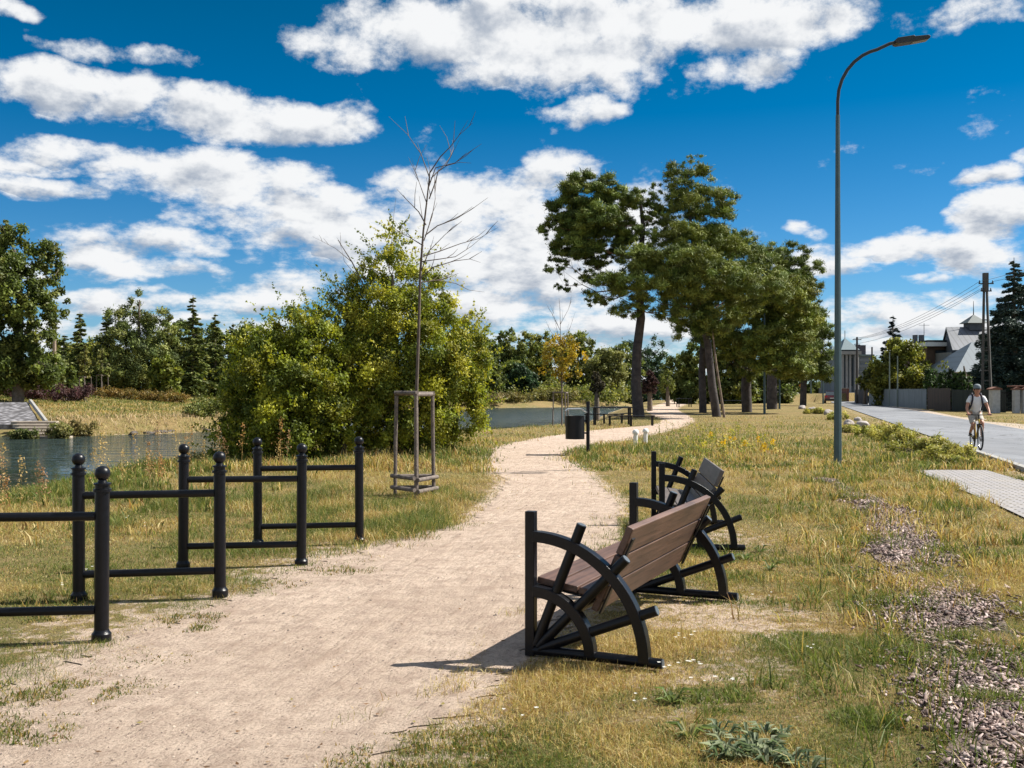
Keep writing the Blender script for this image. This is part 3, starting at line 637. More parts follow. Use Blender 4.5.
# broad leaved rosettes and other weeds
def leaves_mesh(name, spots, label, cat, mat_=None, group=None, kind='stuff'):
    Vs, Fs, Cs = [], [], []; o = 0
    for (x0, y0, nl, ln, wd_, cols, up) in spots:
        z0 = Hs(x0, y0)
        for i in range(nl):
            a = random.random() * 2 * PI; l = ln * random.uniform(.6, 1.2); w = wd_ * random.uniform(.7, 1.2); u = up * random.uniform(.4, 1.4)
            d = Vector((math.cos(a), math.sin(a), 0)); s = Vector((-d.y, d.x, 0)); b = Vector((x0, y0, z0)) + d * .01
            pts = [b - s * w * .15, b + s * w * .15, b + d * l * .45 - s * w * .5 + Vector((0, 0, u * l * .8)), b + d * l * .45 + Vector((0, 0, u * l * .65)), b + d * l * .45 + s * w * .5 + Vector((0, 0, u * l * .8)), b + d * l + Vector((0, 0, u * l * .7))]
            Vs += [tuple(p) for p in pts]; Fs += [(o, o + 1, o + 3), (o, o + 3, o + 2), (o + 1, o + 4, o + 3), (o + 2, o + 3, o + 5), (o + 3, o + 4, o + 5)]
            c = np.array(random.choice(cols)) * random.uniform(.75, 1.25); Cs += [c] * 6; o += 6
    return tag(np_mesh(name, np.array(Vs), np.array(Fs), mat_ or M['grass'], col=np.array(Cs)), label, cat, group, kind)
MUL = [(.13, .17, .085), (.085, .12, .06), (.26, .29, .18), (.16, .19, .11)]; DOCK = [(.10, .14, .04), (.14, .18, .06), (.07, .10, .03), (.18, .17, .06)]
for i, (px, py, nl, ln, wd_) in enumerate([(735, 755, 42, .095, .024), (775, 748, 38, .09, .024), (800, 765, 32, .09, .022), (718, 735, 22, .07, .02), (757, 732, 24, .07, .02)]):
    y0 = Yd(py); leaves_mesh('mullein', [(W(px + random.gauss(0, 16), y0), y0 + random.gauss(0, .05), nl // 2, ln, wd_ * .8, MUL, .8) for _ in range(4)], '%s silvery mullein rosettes in the foreground verge, %s' % (('large', 'broad', 'low', 'small', 'small')[i], ('lower left of the cluster', 'centre of the cluster', 'furthest right of the cluster', 'upper left', 'upper right')[i]), 'weed', group='mullein rosettes in the foreground', kind=None)
sp = []
for _ in range(90):
    p = uniform_pts(1, 4.5, 16)[0]
    if cover(np.array([p]))[0] > .5 and p[0] > .3: sp.append((p[0], p[1], random.randint(5, 11), random.uniform(.04, .08), .014, DOCK, .7))
for px, py in ((745, 560), (760, 552), (728, 565), (770, 570), (835, 575), (850, 585), (640, 590), (690, 735), (672, 700)):
    y0 = Yd(py); sp.append((W(px, y0), y0, 16, .10, .022, DOCK, .7))
leaves_mesh('broadleaf_weeds', sp, 'low broad leaved green weeds scattered in the verge', 'weeds')
# little white flowers
sp = []
for px, py in ((681, 667), (660, 672), (703, 672), (700, 683), (735, 690), (672, 645), (640, 705), (530, 720), (860, 610), (812, 655), (150, 530), (128, 522), (70, 590), (90, 575), (770, 600), (690, 640)):
    y0 = Yd(py); x0 = W(px, y0)
    for _ in range(3): sp.append((x0 + random.gauss(0, .05), y0 + random.gauss(0, .05)))
Vs, Fs, Cs = [], [], []; o = 0
for x0, y0 in sp:
    z0 = Hs(x0, y0) + random.uniform(.04, .08); r = random.uniform(.008, .014)
    for k in range(6):
        a0, a1 = k * PI / 3, k * PI / 3 + .8
        Vs += [(x0, y0, z0), (x0 + r * math.cos(a0), y0 + r * math.sin(a0), z0 + .004), (x0 + r * math.cos(a1), y0 + r * math.sin(a1), z0 + .004)]; Fs.append((o, o + 1, o + 2)); o += 3; Cs += [(.8, .8, .76)] * 3
tag(np_mesh('white_flowers', np.array(Vs), np.array(Fs), M['grass'], col=np.array(Cs)), 'tiny white flowers dotted in the grass', 'flowers', None, 'stuff')
# plumes: thin stems with seed heads
def plumes(name, base, label, cat, hrange, cols, heads, stemcol=(.35, .27, .12), kind='stuff', group=None, size=.02, top=.45, spread=.06):
    Vs, Fs, Cs = [], [], []; o = 0
    for x0, y0 in base:
        z0 = Hs(x0, y0); h = random.uniform(*hrange); lx, ly = random.gauss(0, .07) * h, random.gauss(0, .07) * h; w = .0014 + .00022 * y0
        p0 = Vector((x0, y0, z0)); p1 = p0 + Vector((lx, ly, h)); sc = random.uniform(.7, 1.2); tone = np.array(random.choice(cols)) * sc
        for d in (Vector((w, 0, 0)), Vector((0, w, 0))):
            Vs += [tuple(p0 - d), tuple(p0 + d), tuple(p1)]; Fs.append((o, o + 1, o + 2)); Cs += [np.array(stemcol) * sc] * 3; o += 3
        for k in range(heads):
            t = 1 - top * random.random() ** 1.2; c = p0.lerp(p1, t) + Vector((random.gauss(0, 1), random.gauss(0, 1), random.gauss(0, .6))) * spread * h * (1.15 - t) * 1.6
            s = size * random.uniform(.5, 1.3); u = Vector([random.gauss(0, 1) for _ in range(3)]).normalized(); v = u.cross(Vector([random.gauss(0, 1) for _ in range(3)])).normalized()
            Vs += [tuple(c - u * s), tuple(c + v * s * .5), tuple(c + u * s), tuple(c - v * s * .5)]; Fs += [(o, o + 1, o + 2), (o, o + 2, o + 3)]; Cs += [tone * random.uniform(.8, 1.2)] * 4; o += 4
    return tag(np_mesh(name, np.array(Vs), np.array(Fs), M['grass'], col=np.array(Cs)), label, cat, group, kind)
base = []
for px, py, n_, sx in ((156, 497, 6, 6), (8, 522, 6, 8), (100, 512, 2, 5), (180, 490, 2, 5), (225, 480, 4, 18), (122, 500, 2, 6), (290, 468, 4, 20), (40, 515, 2, 6)):
    for _ in range(n_):
        y0 = Yd(py + random.uniform(-6, 8)); base.append((W(px + random.gauss(0, sx), y0), y0))
plumes('tall_dry_weeds', base, 'tall rusty seed plumes of dry weeds at the river edge', 'weeds', (.5, 1.15), [(.42, .24, .10), (.50, .36, .15), (.36, .22, .12)], 80, size=.017, spread=.065, top=.6)
base = []
for _ in range(150):
    py = random.uniform(427, 458); y0 = Yd(py); px = random.gauss(718, 30) - (py - 440) * .6; base.append((W(px, y0), y0))
plumes('goldenrod', base, 'yellow flowering weeds scattered behind the benches', 'flowers', (.12, .42), [(.42, .38, .06), (.32, .32, .07), (.22, .25, .05), (.40, .33, .13)], 26, (.18, .20, .06), size=.028, spread=.22, top=.85)
base = [(W(px + random.gauss(0, 5), Yd(py)), Yd(py + random.gauss(0, 1.5))) for px, py in ((728, 453), (745, 456), (768, 458), (735, 448), (757, 452)) for _ in range(4)]
plumes('yellow_flowers', base, 'deep yellow flower heads behind the far bench', 'flowers', (.25, .4), [(.65, .45, .05), (.60, .50, .20)], 34, (.15, .18, .05), size=.03, spread=.16, top=.35)
base = [tuple(p) for p in frustum_pts(700, 4.5, 18) if p[0] > .8 and cover(np.array([p]))[0] > .6 and fbm(p[0] * .8, p[1] * .8, 15, 2) > .5]
plumes('seed_grass', base, 'thin seed stalks rising from the dry verge', 'grass', (.12, .30), [(.50, .38, .17), (.40, .28, .12), (.32, .20, .10)], 10, size=.007, top=.35, spread=.03)

def pebbles():
    n = 16000; P = frustum_pts(n, 3.8, 16); sd = path_sd(P[:, 0], P[:, 1]); P = P[(sd < .25) & (RNG.random(n) < .25 + .75 * (fbm(P[:, 0] * 2, P[:, 1] * 2, 55, 3) > .5))]; n = len(P)
    r = RNG.gamma(2.2, .0014, n).clip(.0015, .011) * (.6 + P[:, 1] / 10); base = np.array([(1, 0, 0), (0, 1, 0), (-1, 0, 0), (0, -1, 0), (.2, .1, .8), (0, 0, -.5)])
    V = base[None] * r[:, None, None] * RNG.uniform(.6, 1.35, (n, 6, 1)); a = RNG.random(n) * 2 * PI; x, y = V[..., 0].copy(), V[..., 1].copy()
    V[..., 0] = x * np.cos(a)[:, None] - y * np.sin(a)[:, None] + P[:, 0][:, None]; V[..., 1] = x * np.sin(a)[:, None] + y * np.cos(a)[:, None] + P[:, 1][:, None]; V[..., 2] += (H(P[:, 0], P[:, 1]) + .008)[:, None]
    f = np.array([(0, 1, 4), (1, 2, 4), (2, 3, 4), (3, 0, 4)]); Fc = (np.arange(n)[:, None, None] * 6 + f[None]).reshape(-1, 3)
    pal = np.array([(.42, .33, .26), (.20, .15, .12), (.46, .38, .31), (.12, .09, .075), (.34, .26, .20)]); c = pal[RNG.integers(0, 5, n)] * RNG.uniform(.8, 1.2, (n, 1))
    tag(np_mesh('gravel', V.reshape(-1, 3), Fc, bpy.data.materials['bark_chip'], col=np.repeat(c, 6, 0)), 'small loose stones and crumbs of soil on the sandy path', 'gravel', None, 'stuff')
pebbles()

def litter():
    n = 900; P = frustum_pts(n, 4, 16); sd = path_sd(P[:, 0], P[:, 1]); P = P[(np.abs(sd) < 1.1) & (RNG.random(n) < .25 + .6 * np.exp(-(sd / .5) ** 2))]; n = len(P)
    s = RNG.uniform(.008, .020, n); a = RNG.random(n) * 6.28; el = RNG.uniform(.35, .8, n); z = H(P[:, 0], P[:, 1]) + .014
    ca, sa = np.cos(a), np.sin(a); V = np.stack([np.stack([P[:, 0] + ca * s, P[:, 1] + sa * s, z + RNG.random(n) * .008], 1), np.stack([P[:, 0] - sa * s * el, P[:, 1] + ca * s * el, z], 1),
        np.stack([P[:, 0] - ca * s, P[:, 1] - sa * s, z + RNG.random(n) * .006], 1), np.stack([P[:, 0] + sa * s * el, P[:, 1] - ca * s * el, z + .003], 1)], 1).reshape(-1, 3)
    Fc = np.arange(n)[:, None] * 4 + np.arange(4)[None]; pal = np.array([(.22, .12, .05), (.32, .20, .07), (.14, .08, .04), (.28, .24, .08)]); c = pal[RNG.integers(0, 4, n)]
    tag(np_mesh('fallen_leaves', V, Fc, M['grass'], col=np.repeat(c, 4, 0)), 'small dry brown leaves scattered along the path edge', 'leaves', None, 'stuff')
litter()
# ------------------------------------------------------------------ benches
def side_frame(parent, y, flip=1):
    """quarter wheel: x runs from the front post to the back, y along the bench"""
    pb = MB(); pb.box((0, y, .435), (.060, .055, .87)); fr = pb.build('side_frame', M['black'], parent, bevel=.004)
    for deg, l in ((68.5, .83), (45.5, .825), (22, .82)):
        a = math.radians(deg); d = Vector((math.cos(a), 0, math.sin(a))); s = MB().tube([Vector((.02, y, .03)) + d * .04, Vector((.02, y, .03)) + d * l], .031, 18)
        sp = smooth_sharp(s.build('spoke', M['black'], fr))
    sb = MB().tube([(.02, y, .035), (.815, y, .035)], .030, 18); smooth_sharp(sb.build('ground_rail', M['black'], fr))
    for R in (.690, .362):
        n = 28; out = [(.02 + (R + .032) * math.sin(k / n * PI / 2), .03 + (R + .032) * math.cos(k / n * PI / 2)) for k in range(n + 1)] + \
                      [(.02 + (R - .032) * math.sin(k / n * PI / 2), .03 + (R - .032) * math.cos(k / n * PI / 2)) for k in range(n, -1, -1)]
        rb = MB()
        t = .07; m = len(out)
        vs = [(p[0], y - t / 2, p[1]) for p in out] + [(p[0], y + t / 2, p[1]) for p in out]
        N_ = n + 1
        fs = []
        for k in range(n):
            i0, i1, j0, j1 = k, k + 1, m - 1 - k, m - 2 - k
            fs += [(i0, i1, j1, j0), (m + i0, m + j0, m + j1, m + i1), (i0, m + i0, m + i1, i1), (j0, j1, m + j1, m + j0)]
        fs += [(0, m - 1, 2 * m - 1, m), (n, m + n, m + n + 1, n + 1)]
        rb.add(vs, fs); o = rb.build('rim', M['black'], fr, bevel=.004); smooth_sharp(o, 40)
    for deg, l in ((68.5, .83), (45.5, .825), (22, .82), (0, .8)):
        a = math.radians(deg); d = Vector((math.cos(a), 0, math.sin(a))); q = Vector((.02, y, .03 if deg else .035))
        e = l if deg else .795
        smooth_sharp(MB().tube([q + d * (e - .001), q + d * (e + .005)], .0265, 16).build('end_cap', M['cap'], fr))
    return fr
def make_bench(L, plank):
    t = empty('park_bench')
    for y in (0, L): side_frame(t, y)
    a = math.radians(-9); R = Matrix.Rotation(-a, 3, 'Y')
    s = MB()
    for k in range(3):
        c = Vector((.085, 0, .440)) + (R @ Vector((.136 * k, 0, 0))); s.box((c.x, L / 2, c.z), (.127, L - .08, .042), R)
    so = s.build('seat', plank, t, bevel=.007)
    th = math.radians(66); d = Vector((math.cos(th), 0, math.sin(th))); R2 = Matrix.Rotation(-(th - PI / 2), 3, 'Y').to_3x3(); R2 = Matrix.Rotation(PI / 2 - th, 3, 'Y')
    b = MB(); p0 = Vector((.380, 0, .285))
    for k in range(3):
        c = p0 + d * (.095 + .188 * k); b.box((c.x, L / 2, c.z), (.042, L - .10, .178), R2)
    b.build('backrest', plank, t, bevel=.007)
    for y in (.085, L - .085):
        k = MB(); c = p0 + d * .25 + Vector((.033, 0, -.012)); k.box((c.x, y, c.z), (.012, .05, .50), R2)
        c2 = Vector((.085, 0, .440)) + (R @ Vector((.14, 0, -.034))); k.box((c2.x, y, c2.z), (.44, .05, .014), R)
        k.build('bracket', M['blackmatt'], t, bevel=.003)
    x = MB().tube([(.30, .02, .30), (.30, L - .02, .30)], .022, 12); smooth_sharp(x.build('crossbar', M['black'], t))
    return t
b1 = make_bench(2.08, M['plank']); b1.location = (.115, 6.18, 0); b1.rotation_euler = (0, 0, math.radians(-24.0))
tag(b1, 'park bench with reddish brown planks and black quarter wheel side frames, nearest the camera', 'bench', 'wheel sided benches along the path')
b2 = make_bench(1.95, M['plankgrey']); b2.location = (1.50, 10.25, 0); b2.rotation_euler = (0, 0, math.radians(-5.5))
tag(b2, 'park bench with weathered grey planks standing behind the brown plank bench', 'bench', 'wheel sided benches along the path')

# ------------------------------------------------------------------ bicycle stands
def make_stand(L=1.04, Hh=1.03):
    t = empty('bicycle_stand')
    for x in (0, L):
        p = MB().lathe([(.045, -.05), (.045, Hh - .075), (.056, Hh - .073), (.056, Hh - .055), (.045, Hh - .053), (.045, Hh - .03), (.054, Hh - .028), (.054, Hh - .018), (.03, Hh - .012), (.024, Hh + .004)], (x, 0, 0), 24)
        po = smooth_sharp(p.build('post', M['black'], t), 30)
        smooth_sharp(MB().lathe([(.06, 0), (.062, .012), (.06, .05), (.05, .062), (.0455, .075)], (x, 0, 0), 24).build('foot_collar', M['black'], po), 30)
        r = .048; smooth_sharp(MB().lathe([(r * math.sin(k / 12 * PI) + .0005, Hh + .045 - r * math.cos(k / 12 * PI)) for k in range(13)], (x, 0, 0), 24).build('ball_finial', M['black'], po), 60)
    for z in (.80, .20): smooth_sharp(MB().tube([(.04, 0, z), (L - .04, 0, z)], .029, 18).build('rail', M['black'], t))
    return t
st0 = make_stand()
lab = ['nearest black bicycle stand, cut off by the left edge of the photo', 'black bicycle stand second nearest the camera, overlapped by the first stand', 'black bicycle stand third from the camera, between the second and the farthest', 'farthest black bicycle stand, in front of the leafy bush']
for i, ((xa, ya), (xb, yb)) in enumerate([((-3.66, 6.42), (-2.615, 6.56)), ((-3.29, 7.78), (-2.26, 7.93)), ((-2.955, 9.2), (-1.92, 9.38)), ((-2.63, 10.6), (-1.565, 10.72))]):
    o = st0 if i == 0 else copy_tree(st0); o.location = (xa, ya, Hs(xa, ya)); o.rotation_euler = (0, random.uniform(-.008, .008), math.atan2(yb - ya, xb - xa))
    tag(o, lab[i], 'bicycle stand', 'black bicycle stands beside the path')

# ------------------------------------------------------------------ litter bin, bollards, picnic furniture
t = empty('litter_bin', (1.87, 25.2, Hs(1.87, 25.2))); tag(t, 'black litter bin hung on a post with a slanted metal rain cover', 'litter bin')
smooth_sharp(MB().tube([(0, 0, -.05), (0, 0, 1.33)], .045, 12).build('post', M['blackmatt'], t))
smooth_sharp(MB().lathe([(.20, .40), (.235, .405), (.235, .97), (.22, .975), (.20, .95), (.19, .5)], (-.32, 0, 0), 20).build('bin_body', M['blackmatt'], t))
k = MB(); k.prism([(-.56, 1.10), (-.50, 1.155), (-.16, 1.16), (-.04, 1.07), (-.04, 1.05), (-.17, 1.135), (-.50, 1.13), (-.55, 1.085)], (1, 0, 0), (0, 0, 1), (0, 1, 0), (0, 0, 0), .46)
k.build('rain_cover', mat('galvanised_cover', (.45, .48, .52), .35, metal=.3, var=.1), t, bevel=.003)
for z in (.55, .85): MB().box((-.065, 0, z), (.12, .05, .04)).build('bracket', M['blackmatt'], t)
for i, (px, py) in enumerate(((635.5, 446), (645.5, 443))):
    Y = Yd(py); x = W(px, Y); t = empty('bollard_pipe', (x, Y, Hs(x, Y)))
    tag(t, ('nearer short white pipe with a round cap beside the path, left of the pair', 'farther short white pipe with a round cap beside the path, right of the pair')[i], 'vent pipe', 'white vent pipes at the path edge')
    smooth_sharp(MB().lathe([(.06, -.05), (.06, .34)], seg=16).build('pipe', M['white'], t)); smooth_sharp(MB().lathe([(.085, .335), (.09, .35), (.09, .39), (.07, .44), (.02, .465)], seg=16).build('cap', M['white'], t), 50)
def table(x, y, rz, L=1.8):
    t = empty('picnic_table', (x, y, Hs(x, y)), rz)
    MB().box((0, 0, .79), (L, .75, .05)).build('table_top', M['blackmatt'], t, bevel=.01)
    for sx in (-1, 1):
        for sy in (-1, 1): MB().box((sx * (L / 2 - .1), sy * .28, .38), (.07, .07, .78)).build('leg', M['blackmatt'], t)
    return t
def pbench(x, y, rz, L=2.0):
    t = empty('backless_bench', (x, y, Hs(x, y)), rz)
    MB().box((0, 0, .45), (L, .36, .05)).build('seat', M['blackmatt'], t, bevel=.01)
    for sx in (-1, 0, 1):
        for sy in (-1, 1): MB().box((sx * (L / 2 - .1), sy * .13, .21), (.06, .06, .44)).build('leg', M['blackmatt'], t)
    return t
tag(table(W(612, 47), 47, .03), 'dark picnic table beside the thick pine trunk', 'table')
tag(pbench(W(631, 45.6), 45.6, .03, 2.1), 'long dark backless bench in front of the picnic table, reaching past the pine trunk', 'bench')
tag(pbench(W(604, 48.6), 48.6, .03, 1.9), 'dark backless bench on the river side of the picnic table', 'bench')
o = table(W(684, 96), 96, .2, 1.4); o.name = 'park_table'; tag(o, 'small dark table beside the far end of the path under the trees', 'table')
o = table(W(735, 78), 78, .1, 2.2); o.name = 'park_table'; tag(o, 'dark park table standing between the pine trunks in the shade', 'table')

# ------------------------------------------------------------------ street lamps
def make_lamp():
    t = empty('street_lamp')
    n = 8; smooth = MB()
    pts = [(0, 0, -.1), (0, 0, 7.55)]; pole = MB().tube([(0, 0, -.1), (0, 0, 1.4), (0, 0, 7.45)], [.088, .080, .046], 8); pole.build('pole', M['polepaint'], t)
    smooth_sharp(MB().lathe([(.13, 0), (.13, .02), (.09, .03)], seg=8).build('base_plate', M['polepaint'], t))
    arc = [(0, 0, 7.4), (0, 0, 7.75)] + [(1.05 - 1.05 * math.cos(a), 0, 7.75 + 1.12 * math.sin(a)) for a in [math.radians(q) for q in (12, 24, 36, 48, 60, 70, 78)]] + [(1.1, 0, 8.97), (1.35, 0, 9.03)]
    smooth_sharp(MB().tube(arc, .036, 12).build('arm', M['dark'], t))
    hd = MB(); d = Vector((1, 0, .17)).normalized(); u = Vector((-d.z, 0, d.x)); o = Vector((1.20, 0, 9.00))
    hd.prism([(0, -.045), (.06, -.07), (.30, -.075), (.72, -.065), (.74, -.02), (.70, .01), (.42, .03), (.40, .055), (.05, .06), (0, .03)], d, u, (0, 1, 0), o, .24)
    h = hd.build('lamp_head', M['dark'], t, bevel=.008)
    lb = MB(); lb.prism([(.36, -.083), (.70, -.075), (.70, -.062), (.36, -.07)], d, u, (0, 1, 0), o, .18); lb.build('lens', mat('lamp_lens', (.12, .11, .09), .25, spec=.7), h)
    return t
l0 = make_lamp(); l0.location = (6.935, 21.8, 0)
tag(l0, 'tall grey green street lamp with a curved arm, standing alone in the meadow', 'street lamp', 'street lamps along the verge')
for px, Y, l in ((764.5, 69, 'street lamp whose pole stands between the stout and the very broad pine trunks'), (779.5, 86, 'distant street lamp pole just right of the thick shaded pine trunk'), (823, 118, 'farthest street lamp pole beside the road under the pine crown')):
    o = copy_tree(l0); o.location = (W(px, Y), Y, 0); tag(o, l, 'street lamp', 'street lamps along the verge')

# ------------------------------------------------------------------ sapling and its guard
def tree_guard(name, cx, cy, s, hgt, rz, label, mt=None, rails=True, group=None):
    z = Hs(cx, cy); t = empty(name, (cx, cy, z), rz); tag(t, label, 'tree guard', group); mt = mt or M['stake']
    tri = [Vector((s * math.cos(a), s * math.sin(a), 0)) for a in (math.radians(-90), math.radians(30), math.radians(150))]
    for i, p in enumerate(tri):
        q = p * 1.0; top = p * .93
        smooth_sharp(MB().tube([q + Vector((0, 0, -.05)), q.lerp(top, .5) + Vector((random.uniform(-.01, .01), 0, hgt * .5)), top + Vector((0, 0, hgt))], .029, 10).build('stake', mt, t))
    for zz in ((hgt + .02,) + ((.10, .27) if rails else ())):
        for i in range(3):
            a, b = tri[i], tri[(i + 1) % 3]; e = (b - a).normalized() * .03; off = ((a + b) / 2).normalized() * (.045 if zz < 1 else 0)
            k = .93 if zz > 1 else 1
            smooth_sharp(MB().tube([a * k - e + off + Vector((0, 0, zz + .012 * i)), b * k + e + off + Vector((0, 0, zz + .012 * i))], .031, 10).build('cross_rail', mt, t))
    return t
SY = 15.3; SX = W(415, SY)
tree_guard('tree_guard', SX, SY, .335, 1.50, math.radians(8), 'three weathered wooden stakes with rails around the bare sapling by the path')
def px3(px, py, Y, dy=0): return Vector((W(px, Y) if not dy else (px - 512) * Y / F, Y + dy, Zh(py, Y)))
def bare_tree(name, Y, trunk, branches, label, r0=.04, seed=3, twigs=5, cat='sapling'):
    rnd = random.Random(seed); t0 = trunk[0]; x0 = W(t0[0], Y); t = empty(name, (x0, Y, Hs(x0, Y))); tag(t, label, cat); base = Vector((x0, Y, Hs(x0, Y)))
    P = [px3(a, b, Y) - base for a, b in trunk]; P[0].z = -.05
    smooth_sharp(MB().tube(P, [r0 * (1 - .75 * i / (len(P) - 1)) for i in range(len(P))], 10).build('trunk', M['twig'], t), 60)
    m = MB(); ln = 0
    for br in branches:
        dys = rnd.uniform(-.5, .5); n = len(br)
        Q = [px3(a, b, Y) - base + Vector((0, dys * i / n, 0)) for i, (a, b) in enumerate(br)]
        r = rnd.uniform(.0075, .011); m.tube(Q, [r * (1 - .8 * i / (n - 1)) for i in range(n)], 6)
        for k in range(twigs):
            s = rnd.random() * (n - 1.01); i = int(s); p = Q[i].lerp(Q[i + 1], s - i); d = (Q[i + 1] - Q[i]).normalized()
            d = (d + Vector((rnd.gauss(0, .35), rnd.gauss(0, .45), rnd.uniform(.0, .5)))).normalized(); l = rnd.uniform(.15, .45)
            p1 = p + d * l * .5 + Vector((0, 0, .02)); p2 = p1 + (d + Vector((rnd.gauss(0, .2), 0, .25))).normalized() * l * .5
            m.tube([p, p1, p2], [.0055, .004, .002], 4)
    smooth_sharp(m.build('branches', M['twig'], t), 60); return t
z6 = lambda pts: [(200 + a / 1.92, 100 + b / 1.92) for a, b in pts]
trk = z6([(416, 752), (416, 640), (416, 555), (420, 440), (423, 330), (429, 250), (436, 190), (441, 140)])
brs = [z6(q) for q in ([(441, 150), (425, 105), (400, 70), (365, 38)], [(441, 140), (462, 112), (482, 95), (500, 75), (526, 55)], [(444, 150), (470, 120), (480, 100), (478, 85)], [(440, 190), (452, 160), (458, 140), (475, 130), (500, 125), (522, 128)],
       [(432, 260), (455, 240), (490, 225), (520, 205), (552, 180)], [(428, 300), (460, 290), (500, 275), (535, 265), (572, 243)], [(426, 310), (460, 305), (490, 300), (520, 280), (555, 250)], [(425, 340), (450, 322), (490, 312), (520, 310), (540, 318)],
       [(424, 350), (455, 345), (490, 350), (515, 362), (545, 365)], [(434, 240), (420, 215), (395, 190), (378, 172)], [(436, 200), (425, 170), (418, 150), (405, 110)], [(430, 270), (445, 220), (450, 185), (447, 150)], [(424, 330), (440, 290), (470, 260), (485, 248)], [(429, 280), (400, 262), (375, 250)], [(438, 170), (452, 130), (490, 120), (512, 100)])]
bare_tree('bare_sapling', SY, trk, brs, 'thin leafless sapling rising from the wooden stakes, its bare twigs against the clouds', .032, twigs=3)

# ------------------------------------------------------------------ crowns
def rand_unit(n, rng):
    v = rng.normal(size=(n, 3)); return v / np.linalg.norm(v, axis=1, keepdims=True)
def leaf_arrays(C, D, Nn, ln, wd_, col, rng):
    """rhombic leaves: centre C, long axis D, normal-ish N"""
    S = np.cross(D, Nn); S /= np.linalg.norm(S, axis=1, keepdims=True) + 1e-9
    ln = ln[:, None]; wd_ = wd_[:, None]
    V = np.stack([C - D * ln * .5, C + S * wd_ * .5, C + D * ln * .5, C - S * wd_ * .5], 1).reshape(-1, 3)
    Fc = (np.arange(len(C))[:, None] * 4 + np.arange(4)[None]); return V, Fc, np.repeat(col, 4, 0)
def crown(name, parent, clumps, n, leaf, pal, rng, sub=26, subr=.32, flat=1.0, shell=.75, aspect=.55, light=None, droop=0, needle=False, fill=.15, shoots=0):
    """clumps (x,y,z,rx,ry,rz) around the parent's base; leaves gather in small sprays on and in each clump"""
    cl = np.array(clumps, float); vol = (cl[:, 3] * cl[:, 4] + cl[:, 3] * cl[:, 5] + cl[:, 4] * cl[:, 5]); vol /= vol.sum()
    ns = np.maximum(6, (vol * sub * len(cl)).astype(int)); SC, SR, ST = [], [], []
    for c, k in zip(cl, ns):
        d = rand_unit(k, rng); rr = np.where(rng.random(k) < shell, rng.uniform(.72, 1.05, k), rng.uniform(.1, .8, k)); p = d * rr[:, None] * c[3:6] + c[:3]
        SC.append(p); m = c[3:6].mean() * subr; SR.append(np.full(k, m) * rng.uniform(.6, 1.35, k)); ST.append(rng.uniform(.55, 1.4, k))
    SC = np.concatenate(SC); SR = np.concatenate(SR); ST = np.concatenate(ST); w = SR ** 2; w /= w.sum()
    idx = rng.choice(len(SC), n, p=w); u = rand_unit(n, rng); r = np.minimum(np.abs(rng.normal(size=n)) * .42 + .25, 1.5)
    C = SC[idx] + u * (r * SR[idx])[:, None] * np.array([1, 1, flat])
    C[:, 2] -= droop * np.abs(rng.normal(size=n)) * SR[idx]
    pal = np.array(pal); pi = rng.integers(0, len(pal), len(SC)); col = pal[pi[idx]] * .8 + pal[rng.integers(0, len(pal), n)] * .2
    col = col * (ST[idx] * rng.uniform(.75, 1.25, n))[:, None]
    if shoots:
        # long leafy shoots that break up the outline
        k = rng.integers(0, len(cl), shoots); d = rand_unit(shoots, rng) + np.array([0, 0, .55]); d /= np.linalg.norm(d, axis=1, keepdims=True)
        s0 = cl[k, :3] + d * cl[k, 3:6] * .85; per = 26; ll = rng.uniform(.3, .85, shoots); t = rng.random((shoots, per))
        bend = rand_unit(shoots, rng) * .25
        Pp = (s0[:, None] + (d[:, None] + bend[:, None] * t[..., None]) * (ll[:, None] * t)[..., None] + rng.normal(size=(shoots, per, 3)) * .035 * (1.3 - t[..., None])).reshape(-1, 3)
        cc_ = pal[rng.integers(0, len(pal), shoots)][:, None] * rng.uniform(.8, 1.25, (shoots, per, 1)); C = np.concatenate([C, Pp]); col = np.concatenate([col, cc_.reshape(-1, 3)])
        u = np.concatenate([u, rand_unit(len(Pp), rng)]); n = len(C)
    L = leaf * rng.uniform(.6, 1.35, n)
    if needle:
        D = rand_unit(n, rng) + np.array([0, 0, .35]) + u * .35; D /= np.linalg.norm(D, axis=1, keepdims=True)
        V, Fc, cc = leaf_arrays(C, D, u * 1.2 + rand_unit(n, rng) * .5 + np.array([0, 0, .55]), L, L * aspect, col, rng)
    else:
        D = rand_unit(n, rng) + np.array([0, 0, -.35 - droop]); D /= np.linalg.norm(D, axis=1, keepdims=True)
        Nn = rand_unit(n, rng) * .65 + np.array([0, 0, .5]) + u * .75
        V, Fc, cc = leaf_arrays(C, D, Nn, L, L * aspect, col, rng)
    o = np_mesh(name, V, Fc, M['needle' if needle else 'leaf'], parent, cc); return o, SC
